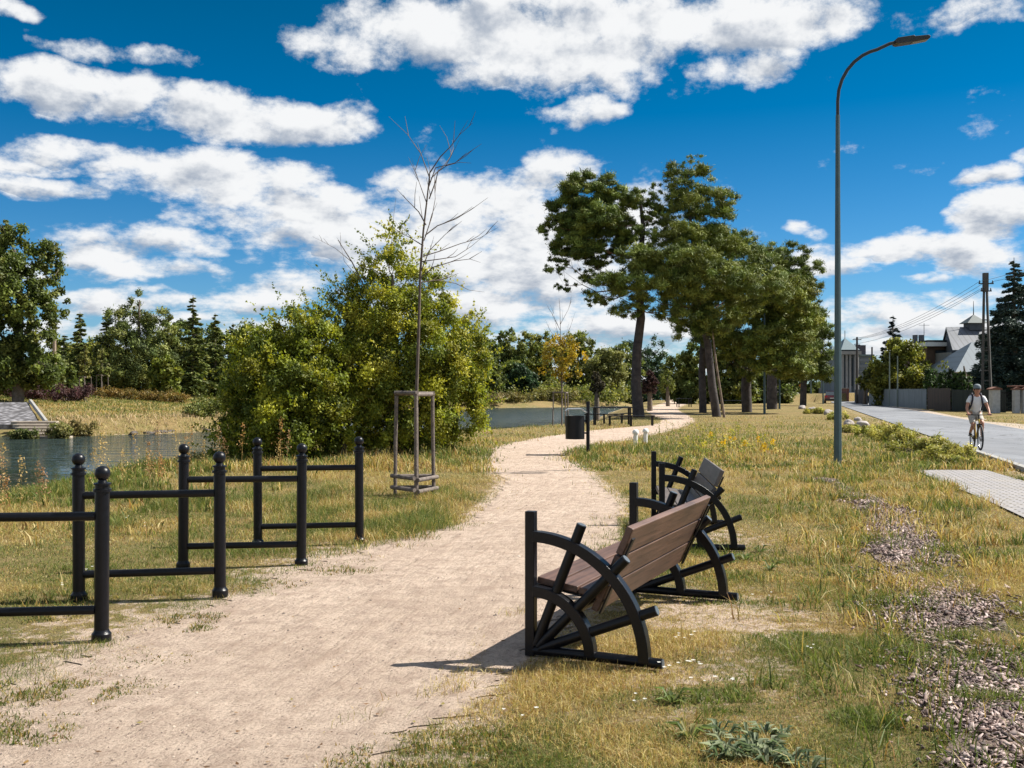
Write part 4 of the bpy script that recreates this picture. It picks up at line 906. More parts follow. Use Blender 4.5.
def limbs(parent, trunk, rad, clumps, SC, mt, rng, every=1, name='trunk', thick=.35, subn=40, rise=False):
    m = MB(); P = [Vector(p) for p in trunk]; n = len(P); m.tube(P, rad, 12)
    if rise: smooth_sharp(m.build(name, mt, parent), 60); m = MB()
    hub = P[-1]; L = [(P[i + 1] - P[i]).length for i in range(n - 1)]
    for c in clumps:
        tgt = Vector(c[:3]); lo = SC[:, 2].min() * .9 if rise else -1
        best = min(range(1, n), key=lambda i: abs(P[i].z - (tgt.z - (.12 if rise else .35) * (tgt - P[i]).xy.length - .2)) + (50 if P[i].z < lo else 0))
        st = P[best]; mid = st.lerp(tgt, .5) + Vector((rng.normal() * .1, rng.normal() * .1, -.08)) * (tgt - st).length
        mid2 = st.lerp(tgt, .8) + Vector((rng.normal() * .06, rng.normal() * .06, .02)) * (tgt - st).length; r = rad[best] * thick
        m.tube([st, mid, mid2, tgt], [r, r * .7, r * .45, r * .25], 7)
        c3 = np.array(c[:3]); near = SC[np.argsort(((SC - c3) ** 2).sum(1))[:60]]; rng.shuffle(near)
        for q in near[:max(2, subn // len(clumps))]:
            q = Vector(q); s0 = mid2 if rng.random() < .5 else tgt; m.tube([s0, s0.lerp(q, .5) + Vector((rng.normal() * .1, rng.normal() * .1, .05)), q], [r * .25, r * .16, r * .06], 5)
    return smooth_sharp(m.build('branches' if rise else name, M['redbark'] if rise else mt, parent), 60)
def pcl(base, Y, lst, ry=.85):
    """clumps given as (column,row,half width,half height[,depth]) at distance Y -> metres about base"""
    out = []
    for q in lst:
        px, py, rx, rz = q[:4]; dy = q[4] if len(q) > 4 else 0; k = Y / F
        out.append(((px - 512) * k - base[0], dy, Zh(py, Y) - base[2], rx * k, max(rx, rz) * k * ry, rz * k))
    return out
def px_tree(name, bx, Y, lst, trunkpx, rad, pal, n, leaf, label, cat='tree', group=None, seed=1, zb=None, bark='bark', **kw):
    rng = np.random.default_rng(seed); x0 = W(bx, Y); z0 = Hs(x0, Y) if zb is None else zb; t = empty(name, (x0, Y, z0)); tag(t, label, cat, group)
    cl = pcl((x0, Y, z0), Y, lst); lim = {k: kw.pop(k) for k in ('thick', 'subn') if k in kw}
    o, SC = crown('crown', t, cl, n, leaf, pal, rng, **kw)
    T = [((a - 512) * Y / F - x0, 0, Zh(b, Y) - z0) for a, b in trunkpx]; T[0] = (T[0][0], 0, -.1)
    limbs(t, T, rad, cl, SC, M[bark], rng, rise=(bark == 'pinebark'), **lim); return t
BUSH = [(.24, .265, .030), (.33, .325, .038), (.165, .20, .027), (.09, .12, .02), (.42, .39, .06)]
PINE = [(.11, .155, .03), (.155, .195, .036), (.21, .235, .045), (.075, .11, .026)]
DKG = [(.11, .145, .036), (.15, .18, .042), (.075, .105, .03), (.20, .21, .05)]
MIDG = [(.14, .165, .034), (.18, .20, .042), (.10, .125, .03), (.24, .23, .05)]

# the big leafy bush by the river and its lower neighbour
px_tree('leafy_tree', 400, 25.6, [(386, 262, 24, 20), (416, 288, 30, 24, .4), (368, 288, 24, 22, .3), (442, 322, 32, 28), (392, 318, 42, 34, -.3), (352, 330, 28, 28, .3), (462, 362, 26, 38), (425, 362, 46, 40, -.7), (372, 372, 44, 42, -.6), (335, 380, 26, 38, .4), (455, 405, 32, 30, -.2), (405, 415, 48, 32, -.8), (360, 425, 36, 26, -.5), (435, 438, 30, 16), (475, 345, 12, 16), (330, 345, 20, 20), (396, 240, 9, 8), (334, 318, 18, 18), (312, 328, 20, 18), (350, 300, 18, 16), (478, 400, 14, 22)],
        [(400, 460), (398, 420), (396, 370), (394, 320), (392, 275)], [.15, .13, .10, .07, .04], BUSH, 185000, .070, 'large yellow green leafy tree beside the river behind the wooden stakes', 'tree', seed=11, shoots=520, sub=44, subr=.27, shell=.8, droop=.25, subn=50, thick=.3)
px_tree('leafy_bush', 318, 24.2, [(295, 335, 28, 26), (262, 345, 28, 22, .3), (318, 350, 28, 30), (240, 368, 20, 24, .3), (280, 375, 40, 34, -.4), (318, 395, 34, 34, -.4), (255, 405, 34, 28), (295, 422, 42, 28, -.6), (240, 436, 24, 16, -.2), (275, 447, 34, 14, -.6), (325, 440, 30, 18, -.4), (222, 452, 12, 8), (345, 430, 20, 20)],
        [(345, 465), (338, 430), (325, 400), (310, 370), (300, 345)], [.13, .11, .09, .06, .03], BUSH[:4], 140000, .070, 'broad olive green bush overhanging the water, left of the taller leafy tree', 'bush', seed=12, shoots=420, sub=44, subr=.27, shell=.8, droop=.2, subn=60, thick=.35)
bare_tree('dead_branches', 25.4, [(392, 455), (386, 330), (352, 262), (338, 240)], [[(352, 262), (335, 248), (312, 236)], [(386, 330), (390, 260), (394, 212), (396, 196)], [(360, 280), (345, 262), (342, 246)], [(386, 330), (340, 290), (306, 262)]], 'dead bare branches poking out of the top of the big leafy tree', .03, 5, 2, 'dead branch')

# pines beside the path
px_tree('pine_tree', 638, 60, [(590, 188, 26, 17), (622, 200, 20, 14), (572, 205, 24, 14, 1), (558, 228, 18, 14), (598, 222, 26, 15, -.8), (624, 232, 22, 13), (578, 248, 26, 11), (556, 266, 14, 9), (604, 256, 20, 10, .5), (640, 198, 14, 10), (566, 286, 12, 6), (588, 275, 14, 7), (598, 300, 12, 7, 1.0), (655, 215, 14, 12), (580, 220, 22, 16, 1), (605, 240, 24, 14, .6), (570, 240, 16, 12, -.5)],
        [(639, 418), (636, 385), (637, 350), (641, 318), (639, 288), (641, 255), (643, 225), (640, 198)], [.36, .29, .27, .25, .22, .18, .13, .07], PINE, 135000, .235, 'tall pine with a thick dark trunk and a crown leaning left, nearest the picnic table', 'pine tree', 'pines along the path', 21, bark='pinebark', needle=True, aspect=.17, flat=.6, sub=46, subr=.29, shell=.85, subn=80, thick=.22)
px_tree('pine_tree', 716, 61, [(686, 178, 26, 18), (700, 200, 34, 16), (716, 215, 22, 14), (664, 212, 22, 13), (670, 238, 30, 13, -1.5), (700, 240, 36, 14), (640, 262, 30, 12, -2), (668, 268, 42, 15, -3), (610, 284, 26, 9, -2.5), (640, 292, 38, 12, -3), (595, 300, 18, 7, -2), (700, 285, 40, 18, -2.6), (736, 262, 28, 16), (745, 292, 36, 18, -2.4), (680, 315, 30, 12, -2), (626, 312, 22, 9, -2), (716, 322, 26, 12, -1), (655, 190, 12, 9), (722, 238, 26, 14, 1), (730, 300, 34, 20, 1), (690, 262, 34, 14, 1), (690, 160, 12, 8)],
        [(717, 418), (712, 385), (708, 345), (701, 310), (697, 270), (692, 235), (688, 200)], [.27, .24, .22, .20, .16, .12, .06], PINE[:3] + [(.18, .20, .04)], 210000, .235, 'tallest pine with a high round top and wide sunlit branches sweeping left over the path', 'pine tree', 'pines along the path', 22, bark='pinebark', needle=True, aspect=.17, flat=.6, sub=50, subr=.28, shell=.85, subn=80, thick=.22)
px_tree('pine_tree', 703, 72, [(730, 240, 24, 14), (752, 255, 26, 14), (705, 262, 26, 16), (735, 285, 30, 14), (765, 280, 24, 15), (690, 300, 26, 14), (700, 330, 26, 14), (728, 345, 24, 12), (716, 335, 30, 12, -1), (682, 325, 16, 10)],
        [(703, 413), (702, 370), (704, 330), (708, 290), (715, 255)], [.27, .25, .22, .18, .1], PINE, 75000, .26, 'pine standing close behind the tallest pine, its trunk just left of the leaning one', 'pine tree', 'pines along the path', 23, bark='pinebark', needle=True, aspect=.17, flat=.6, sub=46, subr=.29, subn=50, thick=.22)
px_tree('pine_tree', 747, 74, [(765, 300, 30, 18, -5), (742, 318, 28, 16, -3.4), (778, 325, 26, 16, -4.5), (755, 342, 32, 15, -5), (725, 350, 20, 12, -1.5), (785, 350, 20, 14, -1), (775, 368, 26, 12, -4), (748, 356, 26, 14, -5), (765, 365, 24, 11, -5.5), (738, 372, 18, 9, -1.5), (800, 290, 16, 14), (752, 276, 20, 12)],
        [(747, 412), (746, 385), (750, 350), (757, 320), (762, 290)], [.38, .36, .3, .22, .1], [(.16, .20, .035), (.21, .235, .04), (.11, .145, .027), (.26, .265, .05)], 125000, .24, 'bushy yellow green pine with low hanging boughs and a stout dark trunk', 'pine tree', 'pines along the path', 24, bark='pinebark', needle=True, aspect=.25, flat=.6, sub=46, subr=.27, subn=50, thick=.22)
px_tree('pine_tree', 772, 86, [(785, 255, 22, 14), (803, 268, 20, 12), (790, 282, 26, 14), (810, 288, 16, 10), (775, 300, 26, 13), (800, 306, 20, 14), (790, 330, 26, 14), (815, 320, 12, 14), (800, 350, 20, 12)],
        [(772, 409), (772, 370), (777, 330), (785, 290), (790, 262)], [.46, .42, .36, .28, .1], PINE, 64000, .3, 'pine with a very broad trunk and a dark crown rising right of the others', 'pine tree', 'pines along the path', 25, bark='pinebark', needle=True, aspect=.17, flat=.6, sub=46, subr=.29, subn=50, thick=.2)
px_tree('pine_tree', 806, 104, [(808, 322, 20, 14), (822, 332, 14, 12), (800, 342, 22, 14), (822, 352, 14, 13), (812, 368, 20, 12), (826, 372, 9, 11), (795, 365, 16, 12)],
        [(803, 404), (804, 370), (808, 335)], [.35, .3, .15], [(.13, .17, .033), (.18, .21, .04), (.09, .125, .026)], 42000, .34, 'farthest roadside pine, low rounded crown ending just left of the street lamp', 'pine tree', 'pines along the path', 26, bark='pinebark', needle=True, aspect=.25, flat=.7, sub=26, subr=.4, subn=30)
# slender leaning pale trunk in front of the leaning pine
xx = W(722, 59.5); t = empty('pine_sapling_trunk', (xx, 59.5, 0)); tag(t, 'thin reddish trunk leaning beside the tallest pine, lit by the sun', 'tree trunk')
smooth_sharp(MB().tube([(.15, 0, -.1), (-.05, 0, 1.2), (-.35, 0, 3.2), (-.55, .1, 5.2)], [.08, .07, .06, .04], 10).build('trunk', mat('pale_bark', (.30, .22, .16), .9, col2=(.12, .09, .07), scale=3), t), 60)
crown('crown', t, [(-.6, .1, 5.6, 1.1, 1.1, .8)], 3500, .3, PINE, np.random.default_rng(5), sub=20, subr=.4, needle=True, aspect=.25)

# trees far behind: (name, column, distance, clumps, trunk, palette, label)
def bg(name, bx, Y, lst, pal, label, n=9000, leaf=.42, seed=0, cat='tree', needle=False, zb=None, aspect=.6, group=None, under=True, **kw):
    top = min(q[1] - q[3] for q in lst); z0 = zb
    rng = np.random.default_rng(seed + 100); x0 = W(bx, Y); z0 = Hs(x0, Y) if zb is None else zb; t = empty(name, (x0, Y, z0)); tag(t, label, cat, group)
    cl = pcl((x0, Y, z0), Y, lst); kw.setdefault('sub', 34); kw.setdefault('subr', .32); hm = max(c[2] + c[5] for c in cl); wm = max(abs(c[0]) + c[3] for c in cl)
    if under: cl += [(-wm * .35, 0, hm * .2, wm * .55, wm * .5, hm * .24), (wm * .35, -.3, hm * .18, wm * .55, wm * .5, hm * .22)]; n = int(n * 1.5)
    o, SC = crown('crown', t, cl, n, leaf, pal, rng, needle=needle, aspect=aspect, **kw)
    h = max(c[2] for c in cl); ax = float(np.mean([c[0] for c in cl]))
    limbs(t, [(0, 0, -.2), (ax * .3, 0, h * .4), (ax * .7, 0, h * .8), (ax, 0, h)], [.22, .18, .12, .05], cl, SC, M['bark'], rng, subn=24, thick=.35); return t
G1 = 'trees across the river'
big = px_tree('poplar_tree', 22, 62, [(10, 240, 22, 20), (42, 262, 18, 24, .5), (-20, 262, 28, 30), (15, 285, 28, 28, -1), (52, 300, 12, 24), (40, 320, 20, 26, -.8), (-5, 325, 30, 28, -.5), (-40, 310, 28, 40), (10, 355, 30, 22, -1), (42, 362, 18, 18, -.6), (0, 226, 10, 10), (55, 275, 8, 10), (-30, 360, 30, 24), (20, 376, 40, 12, .4), (-15, 378, 30, 12), (50, 378, 16, 10)],
              [(18, 392), (18, 350), (20, 300), (14, 250)], [.35, .3, .2, .08], [(.10, .135, .028), (.14, .17, .034), (.075, .10, .024), (.18, .19, .045)], 90000, .22, 'tall dark green tree at the left edge across the river', 'tree', G1, 31, sub=32, subr=.3, subn=40)
def conifer(name, bx, by_top, Y, wpx, label, pal=DKG, n=9000, leaf=.34, seed=1, cat='conifer', basepx=386, group=None, layers=20, blue=False, zb=None, tight=1.0):
    rng = np.random.default_rng(seed + 300); x0 = W(bx, Y); z0 = Hs(x0, Y) if zb is None else zb; t = empty(name, (x0, Y, z0)); tag(t, label, cat, group)
    Ht = Zh(by_top, Y) - z0; R = wpx * Y / F / 2; m = MB(); m.tube([(0, 0, -.1), (0, 0, Ht * .5), (0, 0, Ht * .99)], [R * .09 + .06, R * .05 + .04, .02], 8)
    Cs, Us, T = [], [], []
    for k in range(layers):
        f0 = k / layers; nb = max(4, int(8 * (1 - f0) + 4))
        for j in range(nb):
            f = min(.985, f0 + rng.random() * 1.1 / layers); z = Ht * (.05 + .93 * f); r = R * (1 - f) ** .85 * (1 + .15 * rng.normal()) + .18
            a = rng.random() * 2 * PI; rr = r * rng.uniform(.72, 1.12); tip = np.array([math.cos(a) * rr, math.sin(a) * rr, z - .14 * rr * tight + .03]); root = np.array([0, 0, z + .05 * rr])
            m.tube([tuple(root), tuple((root + tip) / 2 + np.array([0, 0, .06 * rr])), tuple(tip * .92 + root * .08)], [.03, .02, .008], 4)
            q = max(16, int(n * rr / (R * layers * 4.2))); s = rng.random(q) ** .6; c = root[None] * (1 - s[:, None]) + tip[None] * s[:, None]
            side = np.array([-math.sin(a), math.cos(a), 0]); wdt = (.10 + .30 * (1 - s) * 1) * rr * .9
            c = c + side[None] * (rng.normal(size=q) * wdt * .55)[:, None] + np.array([0, 0, 1])[None] * (rng.normal(size=q) * .06 * rr - .06 * rr * (1 - s) - .05)[:, None]
            dd = (tip - root); dd /= np.linalg.norm(dd); D = dd[None] + side[None] * rng.normal(size=q)[:, None] * .6 + rand_unit(q, rng) * .35; D /= np.linalg.norm(D, axis=1, keepdims=True)
            Cs.append(c); Us.append(D); T.append(np.full(q, rng.uniform(.75, 1.2)))
    C = np.concatenate(Cs); D = np.concatenate(Us); T = np.concatenate(T); k = len(C); pal = np.array(pal); col = pal[rng.integers(0, len(pal), k)] * (T * rng.uniform(.75, 1.25, k))[:, None]
    Lf = leaf * rng.uniform(.6, 1.3, k); V, Fc, cc = leaf_arrays(C, D, rand_unit(k, rng) + np.array([0, 0, .8]), Lf, Lf * .38, col, rng)
    np_mesh('crown', V, Fc, M['needle'], t, cc); smooth_sharp(m.build('trunk', M['bark'], t), 60); return t
G2 = 'conifers across the river'
for i, (bx, ty, Y, w, l) in enumerate([(80, 311, 88, 26, 'small pointed spruce just right of the wooden post across the river'), (107, 310, 90, 30, 'slim dark conifer between the small spruce and the big spreading pine'), (193, 294, 92, 34, 'tall pointed conifer left of the leafy bush'), (215, 312, 95, 32, 'dark conifer partly behind the leafy bush on its left side'), (64, 334, 93, 24, 'short dark conifer beside the tall tree at the left edge'), (233, 322, 97, 28, 'dark conifer whose tip shows just above the left end of the leafy bush')]):
    conifer('conifer', bx, ty, Y, w, l, n=13000, leaf=.34, seed=i, group=G2)
bg('spreading_pine', 138, 90, [(135, 300, 12, 10), (128, 318, 22, 11), (150, 318, 20, 11), (138, 338, 28, 13, -1), (160, 335, 18, 12), (120, 355, 24, 12), (150, 358, 28, 14, -1.5), (138, 374, 34, 12, -1)], DKG, 'broad dark pine, the widest and tallest in the row across the river', 34000, .28, 41, needle=True, aspect=.3, group=G2)
for i, (nm, bx, Y, lst, pal, l, n) in enumerate([
    ('background_tree', 178, 100, [(176, 330, 16, 16), (172, 352, 22, 16), (190, 362, 22, 16), (170, 374, 24, 12)], DKG, 'dark tree filling the row between the broad pine and the tall pointed conifer', 9000),
    ('background_tree', 216, 104, [(212, 345, 22, 18), (232, 350, 20, 18), (205, 370, 26, 14), (235, 372, 24, 14), (250, 345, 18, 20)], DKG, 'dark tree mass behind the left end of the leafy bush', 11000),
    ('background_tree', 96, 102, [(90, 355, 22, 18), (112, 362, 20, 16), (72, 365, 16, 14), (58, 352, 12, 18), (100, 374, 30, 10)], MIDG, 'mid green tree behind the two staked young trees', 9000),
    ('round_bush', 166, 84, [(162, 372, 11, 12), (172, 374, 10, 10), (165, 363, 8, 6)], [(.16, .19, .03), (.12, .15, .025), (.20, .21, .04)], 'bright yellow green round bush in front of the dark row across the river', 4500),
    ('round_bush', 62, 80, [(58, 372, 14, 12), (72, 376, 10, 9), (48, 366, 10, 14)], [(.10, .13, .03), (.14, .16, .035)], 'light green bush at the foot of the wooden post across the river', 4500),
    ('background_tree', 482, 131, [(481, 335, 10, 10), (485, 352, 14, 14), (476, 368, 14, 16), (490, 376, 14, 14)], DKG, 'dark round topped pine just right of the big leafy tree across the river', 9000),
    ('background_tree', 507, 140, [(506, 338, 10, 9), (500, 352, 14, 12), (514, 352, 13, 12), (505, 372, 18, 16)], DKG, 'second dark tree from the left in the far row, behind the round bush', 9000),
    ('background_tree', 532, 147, [(522, 340, 12, 8), (536, 345, 14, 12), (548, 342, 10, 10), (530, 362, 20, 14), (548, 366, 16, 16)], MIDG, 'broad mid green tree across the river behind the yellow sapling', 12000),
    ('background_tree', 578, 152, [(578, 344, 14, 11), (566, 352, 14, 12), (590, 354, 14, 12), (578, 370, 20, 14)], MIDG, 'green tree right behind the yellow sapling crown', 11000),
    ('round_bush', 522, 137, [(521, 374, 11, 11), (528, 383, 11, 9), (513, 384, 10, 9)], [(.045, .085, .035), (.06, .10, .04), (.035, .065, .03)], 'dark bluish green round bush on the far bank of the wide water', 5000),
    ('round_bush', 552, 139, [(548, 384, 12, 9), (562, 386, 12, 8), (500, 386, 12, 8), (480, 386, 12, 9)], MIDG, 'low green thicket along the far bank left and right of the round bush', 6000),
    ('willow_tree', 604, 148, [(602, 362, 16, 12), (592, 374, 12, 12), (614, 374, 14, 14), (604, 384, 18, 10), (618, 360, 10, 10)], [(.22, .23, .07), (.27, .27, .09), (.16, .17, .05)], 'pale green willow with rounded drooping crown left of the nearest pine trunk', 12000),
    ('background_tree', 648, 176, [(640, 356, 16, 12), (656, 352, 10, 14), (650, 374, 18, 14), (628, 350, 14, 8), (662, 370, 12, 16)], [(.05, .09, .04), (.07, .11, .045), (.04, .07, .03)], 'bluish green tree seen between the two nearest pine trunks', 9000),
    ('background_tree', 684, 120, [(680, 366, 16, 14), (694, 360, 12, 16), (684, 384, 18, 12), (668, 382, 10, 10)], DKG, 'dark tree shading the far end of the path', 10000),
    ('plum_tree', 650, 78, [(650, 375, 4, 5), (647, 384, 5, 6), (654, 382, 4, 5), (651, 391, 5, 4), (644, 390, 3, 4)], [(.075, .04, .04), (.10, .06, .05), (.05, .03, .03)], 'small purple leaved tree just right of the nearest pine trunk', 2600),
    ('dark_young_tree', 597, 73, [(596, 377, 4, 5), (599, 386, 5, 5), (593, 388, 4, 4), (597, 394, 4, 3)], [(.09, .08, .04), (.065, .055, .035)], 'small dark leaved tree in front of the willow', 2000),
    ('background_tree', 726, 118, [(722, 372, 16, 16), (738, 380, 16, 14), (712, 385, 12, 10), (745, 368, 14, 16), (730, 352, 20, 14)], DKG, 'dark tree behind the pine trunks left of the broad trunk', 12000),
    ('background_tree', 760, 124, [(762, 376, 16, 14), (776, 372, 14, 14), (752, 388, 14, 8), (790, 378, 10, 10)], DKG, 'dark tree behind the pine trunks near the street lamp poles', 9000),
    ('young_green_tree', 668, 100, [(667, 378, 6, 8), (664, 386, 6, 6), (671, 386, 5, 6)], [(.16, .19, .04), (.20, .22, .05)], 'small bright yellow green tree beside the far path', 1500),
    ('background_tree', 622, 156, [(620, 352, 12, 8), (634, 368, 12, 12), (616, 370, 12, 12)], DKG, 'dark tree glimpsed left of the nearest pine trunk above the willow', 6000),
    ('background_tree', 455, 126, [(458, 350, 16, 12), (448, 368, 20, 16), (466, 376, 14, 12)], MIDG, 'green tree hidden mostly behind the right side of the leafy tree', 7000)]):
    bg(nm, bx, Y, lst, pal, l, int(n * 1.5), .34 if n > 3000 else .15, 50 + i, under=nm not in ('plum_tree', 'dark_young_tree', 'young_green_tree'), group=G1 if nm == 'background_tree' else None, cat='bush' if 'bush' in nm else 'tree', needle=False)

# young staked trees
def young(name, bx, by, Y, lst, pal, label, guard, gl, n=2600, leaf=.10, gh=1.3, seed=1, twig=None):
    px_tree(name, bx, Y, lst, [(bx, by), (bx, (by + lst[0][1]) / 2), (bx, lst[0][1] - 8)], [.035, .03, .012], pal, n, leaf, label, 'young tree', None, seed, sub=18, subr=.35, subn=20, bark='stake', thick=.4)
    tree_guard('tree_guard', W(bx, Y), Y, guard, gh, .3, gl, rails=False)
young('yellow_sapling', 562, 427, 45.5, [(560, 345, 14, 12), (572, 355, 14, 12), (550, 356, 12, 12), (562, 368, 16, 10), (545, 370, 8, 8), (578, 372, 8, 7)], [(.48, .34, .045), (.40, .30, .04), (.30, .26, .045)], 'young tree with thin yellow autumn leaves and bare top', .42, 'dark stakes around the yellow leaved young tree', 3000, .12, 1.45, 61)
bare_tree('bare_treetop', 45.4, [(562, 428), (561, 360), (560, 310), (559, 298)], [[(560, 330), (552, 314), (546, 304)], [(560, 325), (568, 310), (571, 302)], [(561, 345), (570, 328), (575, 312)], [(561, 345), (550, 330), (545, 318)], [(561, 350), (556, 325), (553, 308)]], 'leafless top shoots above the yellow leaved young tree', .02, 8, 6, 'bare shoots')
young('young_tree', 85, 397, 76, [(85, 352, 4, 6), (84, 362, 6, 7), (86, 372, 6, 6)], [(.20, .19, .05), (.14, .15, .04)], 'slim yellowish young tree with stakes, left of the two across the river', .5, 'pale stakes around the left young tree across the river', 900, .2, 1.5, 62)
young('young_tree', 102, 396, 77, [(102, 356, 6, 5), (100, 364, 7, 6), (104, 371, 7, 5)], [(.13, .16, .04), (.17, .17, .05)], 'young tree with three pale stakes, right of the two across the river', .5, 'pale stakes around the right young tree across the river', 900, .2, 1.7, 63)
x0 = W(54.5, 74); t = empty('wooden_post', (x0, 74, Hs(x0, 74))); tag(t, 'tall bare wooden post standing by the tree at left across the river', 'post')
smooth_sharp(MB().tube([(0, 0, -.1), (0, 0, 4.6)], [.15, .11], 10).build('shaft', mat('post_wood', (.30, .23, .17), .9, var=.2), t))

# shrub rows on the far bank
def shrub(name, px, py, Y, r, hgt, pal, label, n=1600, leaf=.12, seed=1, cat='shrub', group=None, lx=1.0, zb=None):
    rng = np.random.default_rng(seed + 700); x0 = W(px, Y); z0 = Hs(x0, Y) if zb is None else zb; t = empty(name, (x0, Y, z0)); tag(t, label, cat, group)
    cl = [(rng.normal() * r * .35 * lx, rng.normal() * r * .3, hgt * rng.uniform(.35, .6), r * rng.uniform(.45, .65) * lx, r * rng.uniform(.45, .6), hgt * rng.uniform(.35, .5)) for _ in range(5)]
    o, SC = crown('foliage', t, cl, n, leaf, pal, rng, sub=16, subr=.45, shell=.7)
    m = MB()
    for q in SC[rng.integers(0, len(SC), 10)]: m.tube([(0, 0, -.03), (q[0] * .5, q[1] * .5, q[2] * .6), tuple(q)], [.02, .014, .006], 5)
    m.build('stems', M['twig'], t); return t
ordn = ['first', 'second', 'third', 'fourth', 'fifth', 'sixth', 'seventh', 'eighth', 'ninth', 'tenth']
for i, px in enumerate((-4, 8, 20, 32, 44, 56, 67, 78)):
    shrub('purple_shrub', px, 398, 68 + (i % 3), 1.05, .95 + .25 * (i % 2), [(.085, .04, .045), (.06, .03, .03), (.11, .06, .05)], 'dark purple leaved shrub, %s from the left in the row across the river' % ordn[i], 1700, .13, i, group='purple shrubs across the river')
for i, px in enumerate((108, 120, 132, 145, 158, 170, 181)):
    shrub('rusty_shrub', px, 395, 76 + (i % 2), 1.0, .85, [(.20, .12, .03), (.16, .13, .035), (.24, .16, .05), (.13, .11, .03)], 'rusty orange shrub, %s from the left in the hedge across the river' % ordn[i], 1500, .13, 20 + i, group='rusty shrubs across the river')
for i, (px, Y, r, h, l, pal) in enumerate([(58, 47, .75, .8, 'dense green clump at the water edge right of the steps', [(.14, .15, .04), (.20, .18, .06)]), (25, 46, .5, .6, 'small green clump at the water edge left of the steps', [(.10, .13, .035), (.15, .15, .05)]),
        (75, 48.5, .8, .65, 'straw coloured clump overhanging the far water edge', [(.30, .24, .10), (.22, .19, .07)]), (212, 58, .9, 1.3, 'leafy sapling clump in the meadow beside the big bush', [(.13, .16, .04), (.18, .19, .05)]), (196, 57, .8, .8, 'low green growth at the far water edge near the big bush', [(.14, .17, .045), (.22, .22, .07)]),
        (510, 129, 3.0, 1.0, 'rounded reed clump on the far bank of the wide water, left one', [(.22, .18, .06), (.16, .15, .05)]), (552, 134, 3.0, 1.5, 'domed yellow brown reed clump on the far bank of the wide water, right one', [(.20, .17, .05), (.15, .15, .045)]), (478, 126, 3.0, .9, 'pale reeds on the far bank beside the leafy tree', [(.28, .22, .10), (.20, .17, .07)])]):
    shrub('bank_shrub', px, 0, Y, r, h, pal, l, 2400, .13 if Y < 100 else .3, 40 + i, group='shrubs at the far water edge', lx=1.2)

for i, (px, Y, r, h) in enumerate([(22, 88, 3.2, 2.6), (48, 90, 3.0, 3.0), (-8, 86, 3.2, 3.0), (250, 100, 4, 3.5), (272, 104, 4, 3.5)]):
    shrub('thicket_bush', px, 0, Y, r, h, DKG, 'dark thicket bush %s' % ['under the tall tree at the left edge', 'behind the wooden post across the river', 'cut by the left edge behind the tall tree', 'low behind the left part of the leafy bush', 'low behind the middle of the leafy bush'][i], 7000, .28, 60 + i, 'bush', 'thicket behind the meadow', 1.2)
for i, (px, Y, w, h) in enumerate([(-70, 96, 46, 60), (-150, 90, 50, 70), (-240, 98, 54, 64)]):
    bg('background_tree', px, Y, [(px - w * .3, 390 - h * .7, w * .5, h * .3), (px + w * .3, 390 - h * .65, w * .5, h * .3), (px, 390 - h * .95, w * .35, h * .25), (px, 390 - h * .35, w * .7, h * .3)], DKG, 'dark tree beyond the left edge of the photo, %s outward' % ordn[i], 9000, .36, 140 + i, group=G1)
# ------------------------------------------------------------------ stone slope and steps across the river
x0, y0 = W(28, 49), 48.0; rz = math.radians(28)
def cobble_mat():
    m, N, L, b = nodes('cobbles'); b.inputs['Roughness'].default_value = .85; tc = N.new('ShaderNodeTexCoord')
    v = N.new('ShaderNodeTexVoronoi'); v.inputs['Scale'].default_value = 3.2; L.new(tc.outputs['Object'], v.inputs['Vector'])
    c = mix_n(N, L, ramp_n(N, L, v.outputs['Distance'], .25, .6), (.32, .31, .33), (.10, .095, .10)); rb = N.new('ShaderNodeRGBToBW'); L.new(v.outputs['Color'], rb.inputs[0]); v2 = mix_n(N, L, .45, c, rb.outputs[0], 'MULTIPLY'); L.new(v2, b.inputs['Base Color'])
    L.new(bump_n(N, L, v.outputs['Distance'], .9, -.08), b.inputs['Normal']); return m
def P3(px, py, z): Y = Yd(py, z); return Vector((W(px, Y), Y, z))
t = empty('stone_ramp', (-21.5, 47, -.5)); tag(t, 'grey cobbled ramp with a pale edging sloping down to the river', 'stone ramp')
A = [Vector(v) for v in ((-33, 50.5, -.22), (-23.3, 50.5, -.22), (W(28, 58.5), 58.5, .78), (-34.5, 58.5, .78))]
sl = MB(); off = Vector((-21.5, 47, -.5)); top = [a - off + Vector((0, 0, .12)) for a in A]; bot = [a - off - Vector((0, 0, .6)) for a in A]
sl.add(top + bot, [(0, 1, 2, 3), (7, 6, 5, 4), (0, 4, 5, 1), (1, 5, 6, 2), (2, 6, 7, 3), (3, 7, 4, 0)]); sl.build('slope', cobble_mat(), t)
d = (A[2] - A[1]).normalized(); e = MB(); c = (A[1] + A[2]) / 2 - off + Vector((.12, 0, .16)); e.tube([A[1] - off + Vector((.35, 0, .22)), A[2] - off + Vector((.15, 0, .18))], .12, 6); e.build('edging', M['conc'], t)
t = empty('stone_steps', (-20.7, 46.6, -.66)); tag(t, 'weathered stone steps leading down to the water at left', 'steps')
for k in range(6):
    s = MB(); s.box((-.55 - .36 * k, .55 * k + .2, .06 + .12 * k), (2.1, .62, .18), Matrix.Rotation(.1, 3, 'Z')); s.build('step', mat('step_stone', (.40, .34, .27), .9, col2=(.25, .21, .17), scale=3, bump=.4) if k == 0 else bpy.data.materials['step_stone'], t, bevel=.02)
rngR = random.Random(4)
